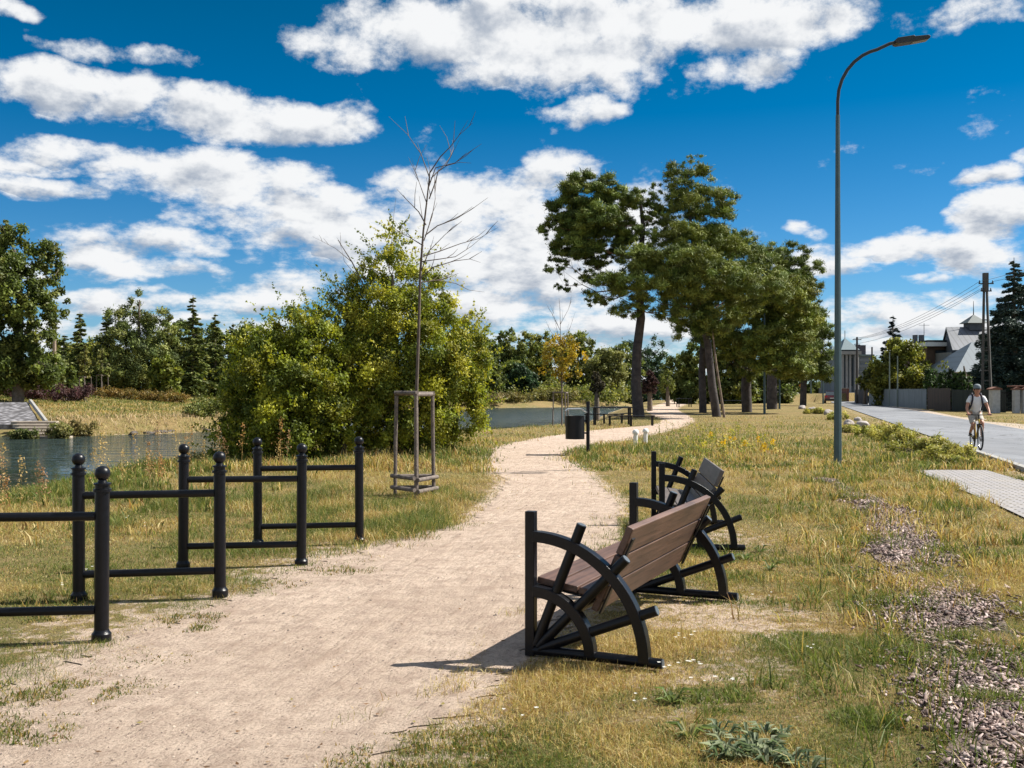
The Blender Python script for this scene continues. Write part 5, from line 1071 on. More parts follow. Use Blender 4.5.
def rock(name, x, y, r, label, cat='rock', group=None, c=(.42, .38, .36), z=None, sx=1.2):
    me = bpy.data.meshes.new(name); import bmesh; bm = bmesh.new(); bmesh.ops.create_icosphere(bm, subdivisions=3, radius=1)
    s = rngR.random() * 100
    from mathutils import noise as mn
    for v in bm.verts:
        k = 1 + .35 * mn.noise(v.co * 1.1 + Vector((s, 0, 0))) + .12 * mn.noise(v.co * 3 + Vector((0, s, 0))); v.co = Vector((v.co.x * r * sx * k, v.co.y * r * k, v.co.z * r * .75 * k))
    bm.to_mesh(me); bm.free(); me.polygons.foreach_set('use_smooth', [True] * len(me.polygons))
    if 'rock_stone' not in bpy.data.materials: mat('rock_stone', c, .85, col2=(.26, .22, .20), scale=3, bump=.6, bscale=9)
    me.materials.append(bpy.data.materials['rock_stone'] if name == 'boulder' else (bpy.data.materials.get('wet_stone') or mat('wet_stone', (.07, .055, .045), .7, var=.3))); o = bpy.data.objects.new(name, me); COL.objects.link(o)
    o.location = (x, y, (Hs(x, y) if z is None else z) + r * .3); o.rotation_euler = (0, 0, rngR.random() * 6); return tag(o, label, cat, group)
for px, py, r, l in ((829, 415, .42, 'pale boulder just left of the street lamp pole'), (849, 425, .36, 'pale boulder right of the lamp pole, left one of the touching pair'), (862, 427, .44, 'large pale boulder right of the lamp pole, right one of the touching pair'), (812, 411, .34, 'grey boulder half hidden in grass left of the lamp pole'), (802, 409, .34, 'small grey boulder in the grass farther along the roadside'), (858, 421, .30, 'small boulder behind the touching pair near the road edge'), (779, 402, .45, 'far pale boulder at the road edge by the pines')):
    Y = Yd(py); rock('boulder', W(px, Y), Y, r * .62 * (Y / 46) ** .6, l, 'boulder', 'boulders along the road edge')
for i in range(9):
    f = i / 8; x = -18.6 + f * 5.0 * .55; y = 50.6 + f * 5.2
    rock('bank_stone', x + rngR.uniform(-.2, .2), y, rngR.uniform(.13, .20), 'dark stone, %s from the left in the line edging the far water' % (ordn[i]), 'stone', 'stones edging the far bank', z=-.62, sx=2.0)
# junipers and yellow green shrubs by the road
for i, (px, py, r, h) in enumerate([(872, 437, .75, .62), (888, 442, .8, .72), (905, 448, .72, .66), (922, 455, .75, .60), (940, 462, .66, .55), (955, 467, .42, .30), (851, 433, .5, .38), (838, 420, .8, .55), (818, 414, .9, .5)]):
    Y = Yd(py) + .3; x = W(px, Y); r *= .78; h *= .74; shrub('roadside_shrub', px, py, Y, r, h, [(.30, .30, .06), (.38, .35, .09), (.21, .23, .05), (.45, .40, .13)], 'low yellow green roadside shrub, %s' % ['fourth from the road walk end, behind the boulder pair', 'just right of the boulder pair, tallest of the row', 'in the middle of the row', 'right of the middle of the row', 'second nearest the paved walk', 'nearest the paved walk', 'small one in front of the boulder pair', 'just right of the lamp pole by the boulders', 'left of the lamp pole among the rocks'][i], 5200, .055 * (Y / 28) ** .5, 80 + i, group='roadside shrubs')
# ------------------------------------------------------------------ fences, hedges
def planks(name, p0, p1, hgt, mt, label, pw=.14, gap=.015, posts=2.2, cat='fence'):
    a = Vector((p0[0], p0[1], 0)); b = Vector((p1[0], p1[1], 0)); L = (b - a).length; rz = math.atan2(b.y - a.y, b.x - a.x); t = empty(name, a, rz); tag(t, label, cat)
    m = MB(); n = int(L / (pw + gap)); rr = random.Random(n)
    for i in range(n):
        h = hgt + rr.uniform(-.04, .04); m.box(((i + .5) * (pw + gap), 0, h / 2 + .03), (pw, .022, h))
    m.build('plank_panel', mt, t)
    for i in range(int(L / posts) + 1): MB().box((i * posts, .05, hgt / 2 + .02), (.09, .09, hgt + .08)).build('post', mt, t)
    r = MB()
    for z in (.35, hgt - .3): r.box((L / 2, .035, z), (L, .04, .08))
    r.build('rail', mt, t); return t
def plankmat(name, c1, c2):
    m, N, L, b = nodes(name); b.inputs['Roughness'].default_value = .85; tc = N.new('ShaderNodeTexCoord'); mp = N.new('ShaderNodeMapping'); mp.inputs['Scale'].default_value = (6.4, 1, .3); L.new(tc.outputs['Object'], mp.inputs['Vector'])
    L.new(mix_n(N, L, ramp_n(N, L, noise_n(N, L, mp.outputs['Vector'], 1.0, 3, .8), .35, .65), c1, c2), b.inputs['Base Color']); return m
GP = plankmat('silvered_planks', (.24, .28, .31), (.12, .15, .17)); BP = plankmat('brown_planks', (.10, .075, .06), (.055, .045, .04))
planks('plank_fence', (38, 109), (33.6, 83), 1.65, GP, 'long silver grey vertical plank fence along the far side of the road')
planks('brown_fence', (33.6, 82.8), (33.0, 77), 1.7, BP, 'short dark brown plank fence joining the grey fence')
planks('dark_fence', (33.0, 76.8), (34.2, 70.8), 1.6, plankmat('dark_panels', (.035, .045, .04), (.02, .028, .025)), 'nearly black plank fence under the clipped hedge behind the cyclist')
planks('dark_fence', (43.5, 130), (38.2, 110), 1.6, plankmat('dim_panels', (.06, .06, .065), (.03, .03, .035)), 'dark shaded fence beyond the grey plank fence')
planks('pale_fence', (58, 205), (47, 152), 1.9, plankmat('pale_panels', (.30, .32, .33), (.12, .13, .14)), 'pale fence at the far end of the road')
t = empty('brick_wall', (42.6, 128, 0), math.atan2(-16, -3.6)); tag(t, 'low dark red brick wall with pale coping beyond the plank fence', 'wall')
t.location = (43.6, 133, 0); BR = mat('dark_brick', (.13, .05, .04), .9, var=.3, scale=2)
MB().box((-3.5, 0, .9), (8, .25, 1.8)).build('wall_body', BR, t); MB().box((-3.5, 0, 1.84), (8.1, .34, .08)).build('coping', M['conc'], t)
def gatepost(px, Y, w, hgt, label):
    x = W(px, Y); t = empty('gate_pillar', (x, Y, 0)); tag(t, label, 'gate pillar', 'white gate pillars')
    MB().box((0, 0, hgt / 2), (w, w, hgt)).build('pillar', bpy.data.materials.get('pillar_render') or mat('pillar_render', (.42, .43, .44), .8, var=.15, scale=4), t, bevel=.02); k = MB(); k.prism([(-w * .7, hgt), (w * .7, hgt), (w * .7, hgt + .07), (0, hgt + .2), (-w * .7, hgt + .07)], (1, 0, 0), (0, 0, 1), (0, 1, 0), (0, 0, 0), w * 1.35); k.build('cap', bpy.data.materials.get('tile_cap') or mat('tile_cap', (.17, .08, .055), .8, var=.2), t)
gatepost(994.5, 70.5, .55, 1.62, 'white gate pillar with brown cap just right of the cyclist'); gatepost(1016, 70, .38, 1.62, 'white gate pillar at the right edge, left of the last one'); gatepost(1024.5, 70, .38, 1.62, 'white gate pillar cut by the right edge of the photo')
x = W(1020, 70.3); t = empty('gate_roof', (x, 70.3, 0)); tag(t, 'brown tiled coping spanning the two white pillars at the right edge', 'coping'); MB().box((0, 0, 1.86), (1.5, .7, .10)).build('coping', bpy.data.materials['tile_cap'], t, bevel=.02)
x0, x1 = W(999.5, 70.6), W(1013, 70.6); t = empty('metal_gate', (x0, 70.6, 0)); tag(t, 'dark barred metal gate between the white pillars', 'gate')
g = MB(); n = 9
for i in range(n): g.box(((x1 - x0) * i / (n - 1), 0, .8), (.03, .03, 1.4))
for z in (.2, 1.4): g.box(((x1 - x0) / 2, 0, z), (x1 - x0, .05, .06))
g.build('bars', M['blackmatt'], t)
planks('dark_fence', (W(1030, 70), 70), (W(1090, 66), 66), 1.6, BP, 'dark fence beyond the right edge of the photo')
def hedge(name, px0, px1, pyt, Y, pal, label, n=16000, dep=1.2, seed=1, cat='hedge', leaf=.2):
    rng = np.random.default_rng(seed); k = Y / F; x0 = W(px0, Y); x1 = W(px1, Y); h = Zh(pyt, Y); t = empty(name, ((x0 + x1) / 2, Y, 0)); tag(t, label, cat)
    w = (x1 - x0) / 2; nb = max(2, int(w / .7)); cl = []
    for i in range(nb):
        for zz in (.2, .5, .8): cl.append((-w + (i + .5) * 2 * w / nb, rng.normal() * .1, h * zz, w / nb * 1.15, dep / 2, h * .22))
    o, SC = crown('foliage', t, cl, n, leaf, pal, rng, sub=20, subr=.35, shell=.9); m = MB()
    for i in range(nb): m.tube([(-w + (i + .5) * 2 * w / nb, 0, -.05), (-w + (i + .5) * 2 * w / nb, 0, h * .8)], [.07, .03], 6)
    m.build('stems', M['bark'], t); return t
THU = [(.05, .09, .025), (.07, .12, .03), (.035, .06, .02)]
for i, (a, b, tp) in enumerate(((926, 937, 369), (938, 948, 372), (949, 959, 371), (960, 971, 373))):
    hedge('thuja_hedge', a, b, tp, 84 - i * 2.4, THU, 'dark clipped thuja, %s from the left above the fence behind the cyclist' % ordn[i], 6500, 1.1, 200 + i, 'hedge', .16)
conifer('blue_spruce', 1014, 256, 80, 92, 'large blue green spruce at the right edge behind the utility pole', [(.045, .080, .062), (.065, .105, .085), (.032, .058, .045), (.09, .125, .105)], 90000, .24, 9, 'spruce tree', layers=30, zb=0)
conifer('blue_spruce', 893, 314, 122, 44, 'dark spruce with a broken top rising behind the round garden tree', [(.028, .050, .048), (.04, .065, .06), (.02, .035, .035)], 14000, .42, 10, 'spruce tree', layers=16, zb=0)
bg('garden_tree', 903, 102, [(903, 352, 18, 12), (888, 362, 16, 14), (914, 366, 14, 16), (903, 378, 24, 14, -1), (882, 384, 14, 10), (922, 380, 10, 12)], [(.14, .16, .03), (.19, .20, .035), (.10, .12, .025), (.25, .24, .045)], 'round yellow green garden tree behind the grey plank fence', 26000, .28, 90, zb=0)
bg('garden_bush', 864, 112, [(866, 381, 9, 8), (875, 370, 8, 9)], [(.15, .16, .03), (.10, .12, .03)], 'small yellow green bush left of the round garden tree', 6000, .25, 91, zb=0, under=False, cat='bush')
bg('garden_bush', 968, 90, [(943, 366, 6, 5), (962, 378, 7, 6), (978, 384, 8, 7)], MIDG, 'green bush below the grey roof behind the clipped hedge', 4000, .25, 92, zb=0, cat='bush')
bg('garden_bush', 1004, 86, [(985, 392, 12, 12), (1004, 390, 14, 12), (1022, 392, 12, 12)], THU, 'dark bush mass under the big spruce behind the gate pillars', 9000, .25, 93, zb=0, cat='bush')
bg('roadside_tree', 800, 170, [(798, 372, 14, 10), (815, 378, 14, 8), (785, 380, 14, 8)], [(.10, .13, .03), (.14, .16, .04)], 'light green tree at the far end of the road', 8000, .5, 94, zb=0)
bg('roadside_tree', 776, 190, [(770, 380, 16, 9), (752, 380, 16, 9), (735, 382, 14, 8)], DKG, 'dark tree at the far end of the road behind the pines', 8000, .55, 95, zb=0)

# ------------------------------------------------------------------ houses
def metal_roof_mat(name, c1, c2, sc=(14, 1, 1)):
    m, N, L, b = nodes(name); b.inputs['Roughness'].default_value = .5; tc = N.new('ShaderNodeTexCoord'); w_ = N.new('ShaderNodeTexWave'); w_.inputs['Scale'].default_value = .55; w_.bands_direction = 'X'
    L.new(tc.outputs['Object'], w_.inputs['Vector']); c = mix_n(N, L, ramp_n(N, L, w_.outputs['Fac'], .0, .25), c2, c1)
    c = mix_n(N, L, ramp_n(N, L, noise_n(N, L, tc.outputs['Object'], .5, 4), .4, .7, 0, .5), c, c2); L.new(c, b.inputs['Base Color']); return m
ROOF = metal_roof_mat('grey_metal_roof', (.14, .15, .175), (.08, .088, .10)); ROOF2 = metal_roof_mat('pale_blue_roof', (.10, .135, .165), (.075, .10, .125)); TUR = mat('turret_green', (.07, .09, .09), .6, var=.2)
WAL = mat('pale_render', (.22, .225, .23), .85, var=.1, scale=1.5); DKW = mat('dark_cladding', (.06, .07, .085), .7, var=.2, scale=2); BRW = mat('brown_cladding', (.14, .09, .06), .8, var=.2, scale=2)
Y = 100.0; k = Y / F; t = empty('gabled_house', (W(972, Y), Y, 0)); tag(t, 'grey metal roofed house with a small roof turret behind the utility pole', 'house'); BXX = W(972, Y)
def hx(px): return W(px, Y) - BXX
def hz(py): return Zh(py, Y)
ridge = 7.8
g = MB(); g.box(((hx(952) + hx(1020)) / 2, 3.4, hz(352) / 2), (hx(1020) - hx(952), 6.4, hz(352))); g.build('wall', WAL, t)
gw = MB(); xg = hx(953); xb = hx(941) + 429 * 6.6 / F; xr = hx(947.5) + 435 * 3.4 / F; gw.add([(xg, .2, hz(352)), (xb, 6.6, hz(352)), (xr, 3.4, hz(328)), (xg + .3, .2, hz(352)), (xb + .3, 6.6, hz(352)), (xr + .3, 3.4, hz(328))], [(0, 1, 2), (3, 5, 4), (0, 3, 4, 1), (1, 4, 5, 2), (2, 5, 3, 0)]); gw.build('gable', DKW, t)
r = MB()
def slab(m, q, th):
    q = [Vector(v) for v in q]; n = (q[1] - q[0]).cross(q[3] - q[0]).normalized() * th; m.add(q + [v - n for v in q], [(0, 1, 2, 3), (7, 6, 5, 4), (0, 4, 5, 1), (1, 5, 6, 2), (2, 6, 7, 3), (3, 7, 4, 0)])
XR, ZR, XB = hx(946) + 434 * 3.4 / F, CAMZ + (390 - 327) * 103.4 / F, hx(940) + 428 * 7 / F
slab(r, [(hx(951.5), -.25, hz(350)), (hx(1022), -.25, hz(350)), (hx(1022), 3.4, ZR), (XR, 3.4, ZR)], .12)
slab(r, [(hx(1022), 7.1, hz(350)), (XB, 7.1, hz(350)), (XR, 3.42, ZR), (hx(1022), 3.42, ZR)], .12); ro = r.build('roof', ROOF, t)
tb = MB(); tx = hx(973.5) + 461 * 3.4 / F; tb.box((tx, 3.4, ZR + .1), (1.4, 1.4, .9)); tu = tb.build('turret', DKW, t)
tr = MB(); c = tx; e = 1.05; zt = CAMZ + (390 - 323.5) * 103.4 / F; tr.add([(c - e, 3.4 - e, zt), (c + e, 3.4 - e, zt), (c + e, 3.4 + e, zt), (c - e, 3.4 + e, zt), (c, 3.4, CAMZ + 75.5 * 103.4 / F)], [(0, 1, 4), (1, 2, 4), (2, 3, 4), (3, 0, 4), (3, 2, 1, 0)]); tr.build('turret_roof', TUR, tu)
smooth_sharp(MB().tube([(c, 3.4, CAMZ + 75 * 103.4 / F), (c, 3.4, CAMZ + 89 * 103.4 / F)], [.05, .02], 6).build('finial', M['dark'], tu))
for a, b in ((953, 963), (964.5, 975)):
    f = MB(); f.box(((hx(a) + hx(b)) / 2, .17, (hz(351) + hz(359)) / 2), (hx(b) - hx(a), .10, hz(351) - hz(359))); fo = f.build('window', DKW, t); MB().box(((hx(a) + hx(b)) / 2, .105, (hz(352) + hz(358)) / 2), (hx(b) - hx(a) - .2, .04, .55)).build('pane', M['glass'], fo)
Y2 = 94.0; t = empty('pyramid_roof_house', (W(985, Y2), Y2, 0)); tag(t, 'low house with a pale blue pyramid roof in front of the gabled house', 'house'); bx = W(985, Y2)
q = lambda px: W(px, Y2) - bx; z = lambda py: Zh(py, Y2)
MB().box(((q(957) + q(1040)) / 2, 4, z(372) / 2), (q(1040) - q(960), 7, z(372))).build('wall', WAL, t)
pr = MB(); L_, R_ = q(954), q(1042); pr.add([(L_, -.3, z(372)), (R_, -.3, z(372)), (R_, 8.2, z(372)), (L_, 8.2, z(372)), (q(982) + .8, 3.9, z(340)), (q(1014), 3.9, z(340))], [(0, 1, 5, 4), (1, 2, 5), (2, 3, 4, 5), (3, 0, 4), (3, 2, 1, 0)]); pr.build('roof', ROOF2, t)
MB().box(((L_ + R_) / 2, -.36, z(373.3)), (R_ - L_, .1, .2)).build('gutter', M['dark'], t)
Y3 = 104.0; t = empty('flat_roof_house', (W(938, Y3), Y3, 0)); tag(t, 'brown flat roofed house with a pale fascia left of the gabled house', 'house'); bx3 = W(938, Y3); q3 = lambda px: W(px, Y3) - bx3; z3 = lambda py: Zh(py, Y3)
MB().box(((q3(927) + q3(951)) / 2, 3, z3(347) / 2), (q3(951) - q3(927), 6, z3(347))).build('wall', BRW, t)
MB().box(((q3(923) + q3(951)) / 2, 2.8, (z3(342.5) + z3(346.5)) / 2), (q3(951) - q3(923), 7, z3(342.5) - z3(346.5))).build('fascia', M['white'], t); MB().box(((q3(926) + q3(950)) / 2, 2.8, z3(341.3)), (q3(950) - q3(926), 6.4, .22)).build('roof', M['dark'], t)
w_ = MB().box(((q3(935) + q3(946)) / 2, -.04, (z3(350) + z3(360)) / 2), (q3(946) - q3(935), .08, z3(350) - z3(360))).build('window', M['dark'], t); MB().box(((q3(936) + q3(945)) / 2, -.09, (z3(351) + z3(359)) / 2), (q3(945) - q3(936), .03, z3(351) - z3(359))).build('pane', M['glass'], w_)
for px in (918, 924): MB().box((q3(px) + .3, 1.5, z3(344)), (.35, .5, 2.0)).build('chimney', mat('chimney', (.10, .11, .13), .8) if px == 918 else bpy.data.materials['chimney'], t)
smooth_sharp(MB().tube([(q3(932), 2, z3(342)), (q3(932), 2, z3(322))], .03, 5).build('aerial', M['dark'], t))
MB().box((q3(932), 2, z3(324)), (1.1, .03, .03)).build('aerial_bar', M['dark'], t)
Y4 = 150.0; t = empty('villa', (W(852, Y4), Y4, 0)); tag(t, 'grey villa with a pointed pavilion roof and white columns right of the lamp pole', 'house'); bx4 = W(852, Y4); q4 = lambda px: W(px, Y4) - bx4; z4 = lambda py: Zh(py, Y4)
GW = mat('blue_grey_render', (.13, .16, .19), .85, var=.12, scale=1); GR = mat('green_grey_roof', (.10, .15, .17), .6, var=.15)
MB().box(((q4(838) + q4(858)) / 2, 3, z4(350) / 2), (q4(858) - q4(838), 6, z4(350))).build('wall', GW, t)
p = MB(); a, b = q4(839), q4(857.5); p.add([(a, -1, z4(350)), (b, -1, z4(350)), (b, 4, z4(350)), (a, 4, z4(350)), ((a + b) / 2, 1.5, z4(337.5))], [(0, 1, 4), (1, 2, 4), (2, 3, 4), (3, 0, 4), (3, 2, 1, 0)]); pv = p.build('pavilion_roof', GR, t); smooth_sharp(MB().tube([((a + b) / 2, 1.5, z4(339)), ((a + b) / 2, 1.5, z4(330))], .05, 5).build('finial', M['dark'], pv))
p = MB(); a, b = q4(829), q4(842); p.add([(a, -1, z4(354)), (b, -1, z4(354)), (b, 4, z4(354)), (a, 4, z4(354)), ((a + b) / 2, 1.5, z4(345))], [(0, 1, 4), (1, 2, 4), (2, 3, 4), (3, 0, 4), (3, 2, 1, 0)]); p.build('pavilion_roof', GR, t); MB().box(((q4(830) + q4(841)) / 2, 2, z4(354) / 2), (q4(841) - q4(830), 5, z4(354))).build('wall', GW, t)
MB().box(((q4(838) + q4(858)) / 2, -.5, z4(353)), (q4(859) - q4(837), 1.2, .5)).build('cornice', bpy.data.materials['pale_render'], t)
for px in (841, 845, 848.5, 853.5, 856): smooth_sharp(MB().tube([(q4(px), -.7, 0), (q4(px), -.7, z4(355))], .17, 10).build('column', bpy.data.materials['pale_render'], t))
for a, b in ((849.5, 852.5),): MB().box(((q4(a) + q4(b)) / 2, -.03, (z4(358) + z4(386)) / 2), (q4(b) - q4(a), .06, z4(358) - z4(386))).build('door', M['glass'], t)
MB().box(((q4(858) + q4(873)) / 2, 3, z4(356) / 2), (q4(873) - q4(858), 6, z4(356))).build('wing', GW, t)
for py in (360, 366, 372): MB().box(((q4(858.5) + q4(872.5)) / 2, -.03, z4(py)), (q4(872) - q4(859), .08, .45)).build('window', M['glass'], t)
MB().box(((q4(858) + q4(873)) / 2, 3, z4(355.3)), (q4(874) - q4(857.5), 6.6, .25)).build('roof', GR, t); MB().box((q4(865), 2, z4(350.5)), (1.2, 1.2, 1.7)).build('chimney', mat('dark_chimney', (.07, .06, .07), .8), t)

# ------------------------------------------------------------------ poles and wires
t = empty('utility_pole', (W(985.5, 76), 76, 0)); tag(t, 'tall concrete A shaped utility pole with cross braces beside the big spruce', 'utility pole'); CP = mat('pole_concrete', (.09, .09, .09), .9, col2=(.05, .05, .05), scale=2)
Ht = Zh(279, 76); lt = Zh(302, 76)
for s in (-1, 1): MB().tube([(s * .36 + .1, 0, -.1), (s * .13, 0, lt), (s * .09, 0, Ht)], [.12, .10, .09], 4).build('leg', CP, t)
for i in range(9): 
    zz = .8 + i * .75; wv = .36 - (.23) * zz / lt; MB().box((.05 * (1 - zz / lt), 0, zz), (2 * wv, .08, .08)).build('brace', CP, t)
MB().box((0, 0, Ht - .25), (.34, .3, 1.4)).build('head', CP, t)
for zz, w2 in ((Ht - .35, 1.1), (Ht - .9, .8)):
    c = MB().box((0, -.1, zz), (w2, .08, .08)).build('crossarm', M['dark'], t)
    for s in (-1, 0, 1): smooth_sharp(MB().lathe([(.05, 0), (.06, .05), (.04, .1), (.05, .15), (.02, .2)], (s * (w2 / 2 - .06), -.1, zz + .04), 8).build('insulator', M['cap'], c))
def pole(px, Y, ty, r, label, mt, arm=False, group='roadside poles', name='pole'):
    x = W(px, Y); t = empty(name, (x, Y, 0)); tag(t, label, 'pole', group); smooth_sharp(MB().tube([(0, 0, -.1), (0, 0, Zh(ty, Y))], [r, r * .7], 8).build('shaft', mt, t))
    if arm: MB().box((0, 0, Zh(ty, Y) - .3), (1.0, .08, .08)).build('crossarm', mt, t); MB().box((0, 0, Zh(ty, Y) - .9), (.7, .08, .08)).build('crossarm', mt, t)
WP = mat('dark_pole_wood', (.06, .055, .055), .9, var=.2); SP = mat('slim_grey_post', (.16, .20, .18), .7, var=.1)
pole(857, 118, 337, .16, 'dark wooden utility pole with short crossarms in front of the villa', WP, True, name='wooden_utility_pole'); pole(872, 124, 347, .14, 'dark plain pole at the right end of the villa', WP)
pole(889.5, 98, 352, .075, 'slim pale post in front of the grey fence, left of two', SP); pole(897.5, 94, 356, .07, 'slim pale post in front of the grey fence, right of two', SP)
pole(811, 150, 372, .12, 'pale thin pole at the roadside left of the lamp', SP)
def wire(p0, p1, sag, r, label):
    P = [Vector(p0).lerp(Vector(p1), i / 14) - Vector((0, 0, 4 * sag * (i / 14) * (1 - i / 14))) for i in range(15)]
    o = MB().tube(P, r, 4); o = o.build('overhead_wire', M['dark']); tag(o, label, 'wire', 'overhead wires')
px_, py_ = W(985.5, 76), 76
for i, (dx, dz, ex, ez, l) in enumerate(((-.5, -.2, -.4, -.2, 'uppermost outer power wire running from the A shaped pole to the far wooden pole'), (0, -.2, 0, -.2, 'middle power wire running from the A shaped pole to the far wooden pole'), (.5, -.2, .4, -.2, 'right hand power wire running from the A shaped pole to the far wooden pole'), (-.3, -.8, -.3, -.8, 'lowest power wire running from the A shaped pole to the far wooden pole'))):
    wire((px_ + dx, py_ - .1, Ht + dz), (W(857, 118) + ex, 118, Zh(337, 118) + ez), .7, .016, l)
for i, (dx, l) in enumerate(((-.5, 'power wire leaving the A shaped pole toward the right, left strand'), (.5, 'power wire leaving the A shaped pole toward the right, right strand'))):
    wire((px_ + dx, py_ - .1, Ht - .2), (22.5 + dx, 20, 9.6), .8, .012, l)

# ------------------------------------------------------------------ parked car and odds at the street end
def car():
    Y = 124; x = W(831.5, Y); t = empty('parked_car', (x, Y, 0), math.radians(-15.5)); tag(t, 'dark red hatchback parked at the roadside, seen beside the lamp pole', 'car')
    body = mat('dark_red_paint', (.16, .02, .03), .25, coat=.5); L = 4.1; w = 1.7
    out = [(-2.05, .30), (-2.05, .75), (-1.95, .95), (-1.25, 1.0), (1.1, .95), (1.9, .82), (2.05, .6), (2.05, .3)]
    b = MB(); b.prism(out, (0, 1, 0), (0, 0, 1), (1, 0, 0), (0, 0, 0), w); b.build('body', body, t, bevel=.06)
    b = MB(); b.prism([(-1.95, .96), (-1.6, 1.42), (.2, 1.46), (1.0, .96)], (0, 1, 0), (0, 0, 1), (1, 0, 0), (0, 0, 0), w * .86); b.build('cabin', M['glass'], t, bevel=.05)
    MB().box((0, -.7, 1.47), (w * .8, 1.7, .04)).build('roof', body, t, bevel=.015)
    MB().box((0, -2.06, .42), (w * .96, .06, .2)).build('bumper', M['dark'], t, bevel=.02)
    for sx in (-1, 1):
        MB().box((sx * .68, -2.05, .82), (.24, .06, .2)).build('tail_light', mat('red_lens', (.5, .02, .02), .2) if sx < 0 else bpy.data.materials['red_lens'], t, bevel=.01)
        for y in (-1.3, 1.3):
            wh = smooth_sharp(MB().tube([(sx * .86, y, .31), (sx * .66, y, .31)], .31, 20).build('wheel', M['rubber'], t)); smooth_sharp(MB().tube([(sx * .865, y, .31), (sx * .85, y, .31)], .19, 14).build('rim', M['chrome'], wh))
    MB().box((0, -2.09, .62), (.5, .02, .11)).build('number_plate', M['white'], t)
car()
t = empty('blue_container', (W(783, 165), 165, 0)); tag(t, 'blue waste container at the far end of the road', 'container'); MB().box((0, 0, .62), (1.3, 1.1, 1.1)).build('tub', mat('blue_plastic', (.02, .06, .25), .5), t, bevel=.08); MB().box((0, 0, 1.24), (1.36, 1.16, .12)).build('lid', bpy.data.materials['blue_plastic'], t, bevel=.04)
for px, Yq, l in ((790, 172, 'left of the two small orange road signs at the far end of the road'), (802, 168, 'right of the two small orange road signs at the far end of the road')):
    x = W(px, Yq); t = empty('road_sign', (x, Yq, 0)); tag(t, l, 'sign', 'orange signs'); smooth_sharp(MB().tube([(0, 0, 0), (0, 0, 2.6)], .05, 6).build('post', SP, t)); MB().box((0, -.06, 2.3), (.8, .04, .8), Matrix.Rotation(PI / 4, 3, 'Y')).build('sign_plate', bpy.data.materials.get('orange_sign') or mat('orange_sign', (.75, .28, .03), .5), t)
t = empty('brick_garage', (W(795, 178), 178, 0)); tag(t, 'small reddish building at the far end of the road', 'garage'); MB().box((0, 0, 1.1), (4, 4, 2.2)).build('wall', mat('red_render', (.30, .13, .09), .9, var=.2), t); MB().box((0, 0, 2.27), (4.4, 4.4, .14)).build('roof', M['dark'], t)
# ------------------------------------------------------------------ cyclist
def skin_body(name, verts, edges, mat_, parent=None, sub=2):
    """verts: (x,y,z,r); one continuous skinned surface rooted at vertex 0"""
    me = bpy.data.meshes.new(name); me.from_pydata([v[:3] for v in verts], edges, []); o = bpy.data.objects.new(name, me); COL.objects.link(o)
    o.modifiers.new('skin', 'SKIN').use_smooth_shade = True
    for i, v in enumerate(verts):
        d = me.skin_vertices[0].data[i]; r = v[3]; d.radius = r if isinstance(r, tuple) else (r, r); d.use_root = (i == 0)
    s = o.modifiers.new('sub', 'SUBSURF'); s.levels = sub; s.render_levels = sub; me.materials.append(mat_)
    if parent: o.parent = parent
    return o
RX, RY = W(976.5, 27.2), 27.2; heading = math.atan2(-.97, -.232)     # local +x is the riding direction
bk = empty('bicycle', (RX, RY, .035), heading); tag(bk, 'yellow mountain bicycle ridden along the road toward the camera', 'bicycle')
YEL = mat('yellow_frame_paint', (.55, .36, .03), .35, coat=.4)
def wheel(x):
    w = MB(); n = 36; R = .335
    w.tube([(x + R * math.cos(2 * PI * k / n), 0, .345 + R * math.sin(2 * PI * k / n)) for k in range(n + 1)], .024, 8, cap=False); wo = smooth_sharp(w.build('wheel', M['rubber'], bk), 80)
    r = MB().tube([(x + .305 * math.cos(2 * PI * k / n), 0, .345 + .305 * math.sin(2 * PI * k / n)) for k in range(n + 1)], .012, 6, cap=False); smooth_sharp(r.build('rim', M['chrome'], wo), 80)
    s = MB()
    for k in range(20):
        a = 2 * PI * k / 20; s.tube([(x + .02 * math.cos(a + .3), .025 * (-1) ** k, .345 + .02 * math.sin(a + .3)), (x + .30 * math.cos(a), 0, .345 + .30 * math.sin(a))], .0018, 3)
    s.tube([(x, -.06, .345), (x, .06, .345)], .02, 8); s.build('spokes', M['chrome'], wo)
wheel(.53); wheel(-.53)
f = MB(); BB = (-.08, 0, .30); ST = (-.24, 0, .80); HT = (.33, 0, .86); HB = (.37, 0, .74)
for a, b, r in ((BB, ST, .017), (ST, (.335, 0, .84), .018), (BB, HB, .022), (HT, HB, .022), ): f.tube([a, b], r, 10)
for s in (-1, 1): f.tube([BB, (-.3, s * .05, .32), (-.53, s * .06, .345)], .011, 6); f.tube([(-.22, s * .02, .74), (-.53, s * .06, .345)], .010, 6)
smooth_sharp(f.build('frame', YEL, bk), 60)
f = MB()
for s in (-1, 1): f.tube([(.385, s * .05, .70), (.46, s * .055, .50), (.53, s * .055, .345)], .016, 8)
f.tube([(.36, 0, .76), (.385, 0, .70)], .02, 8); f.box((.385, 0, .705), (.05, .13, .04)); smooth_sharp(f.build('fork', M['blackmatt'], bk), 50)
f = MB(); f.tube([(.33, 0, .86), (.32, 0, .95), (.37, 0, .98)], .018, 8); f.tube([(.33, -.32, .99), (.38, -.12, .98), (.38, .12, .98), (.33, .32, .99)], .013, 8); h = smooth_sharp(f.build('handlebar', M['blackmatt'], bk), 50)
for s in (-1, 1): smooth_sharp(MB().tube([(.35, s * .22, .988), (.328, s * .335, .99)], .019, 8).build('grip', M['rubber'], h))
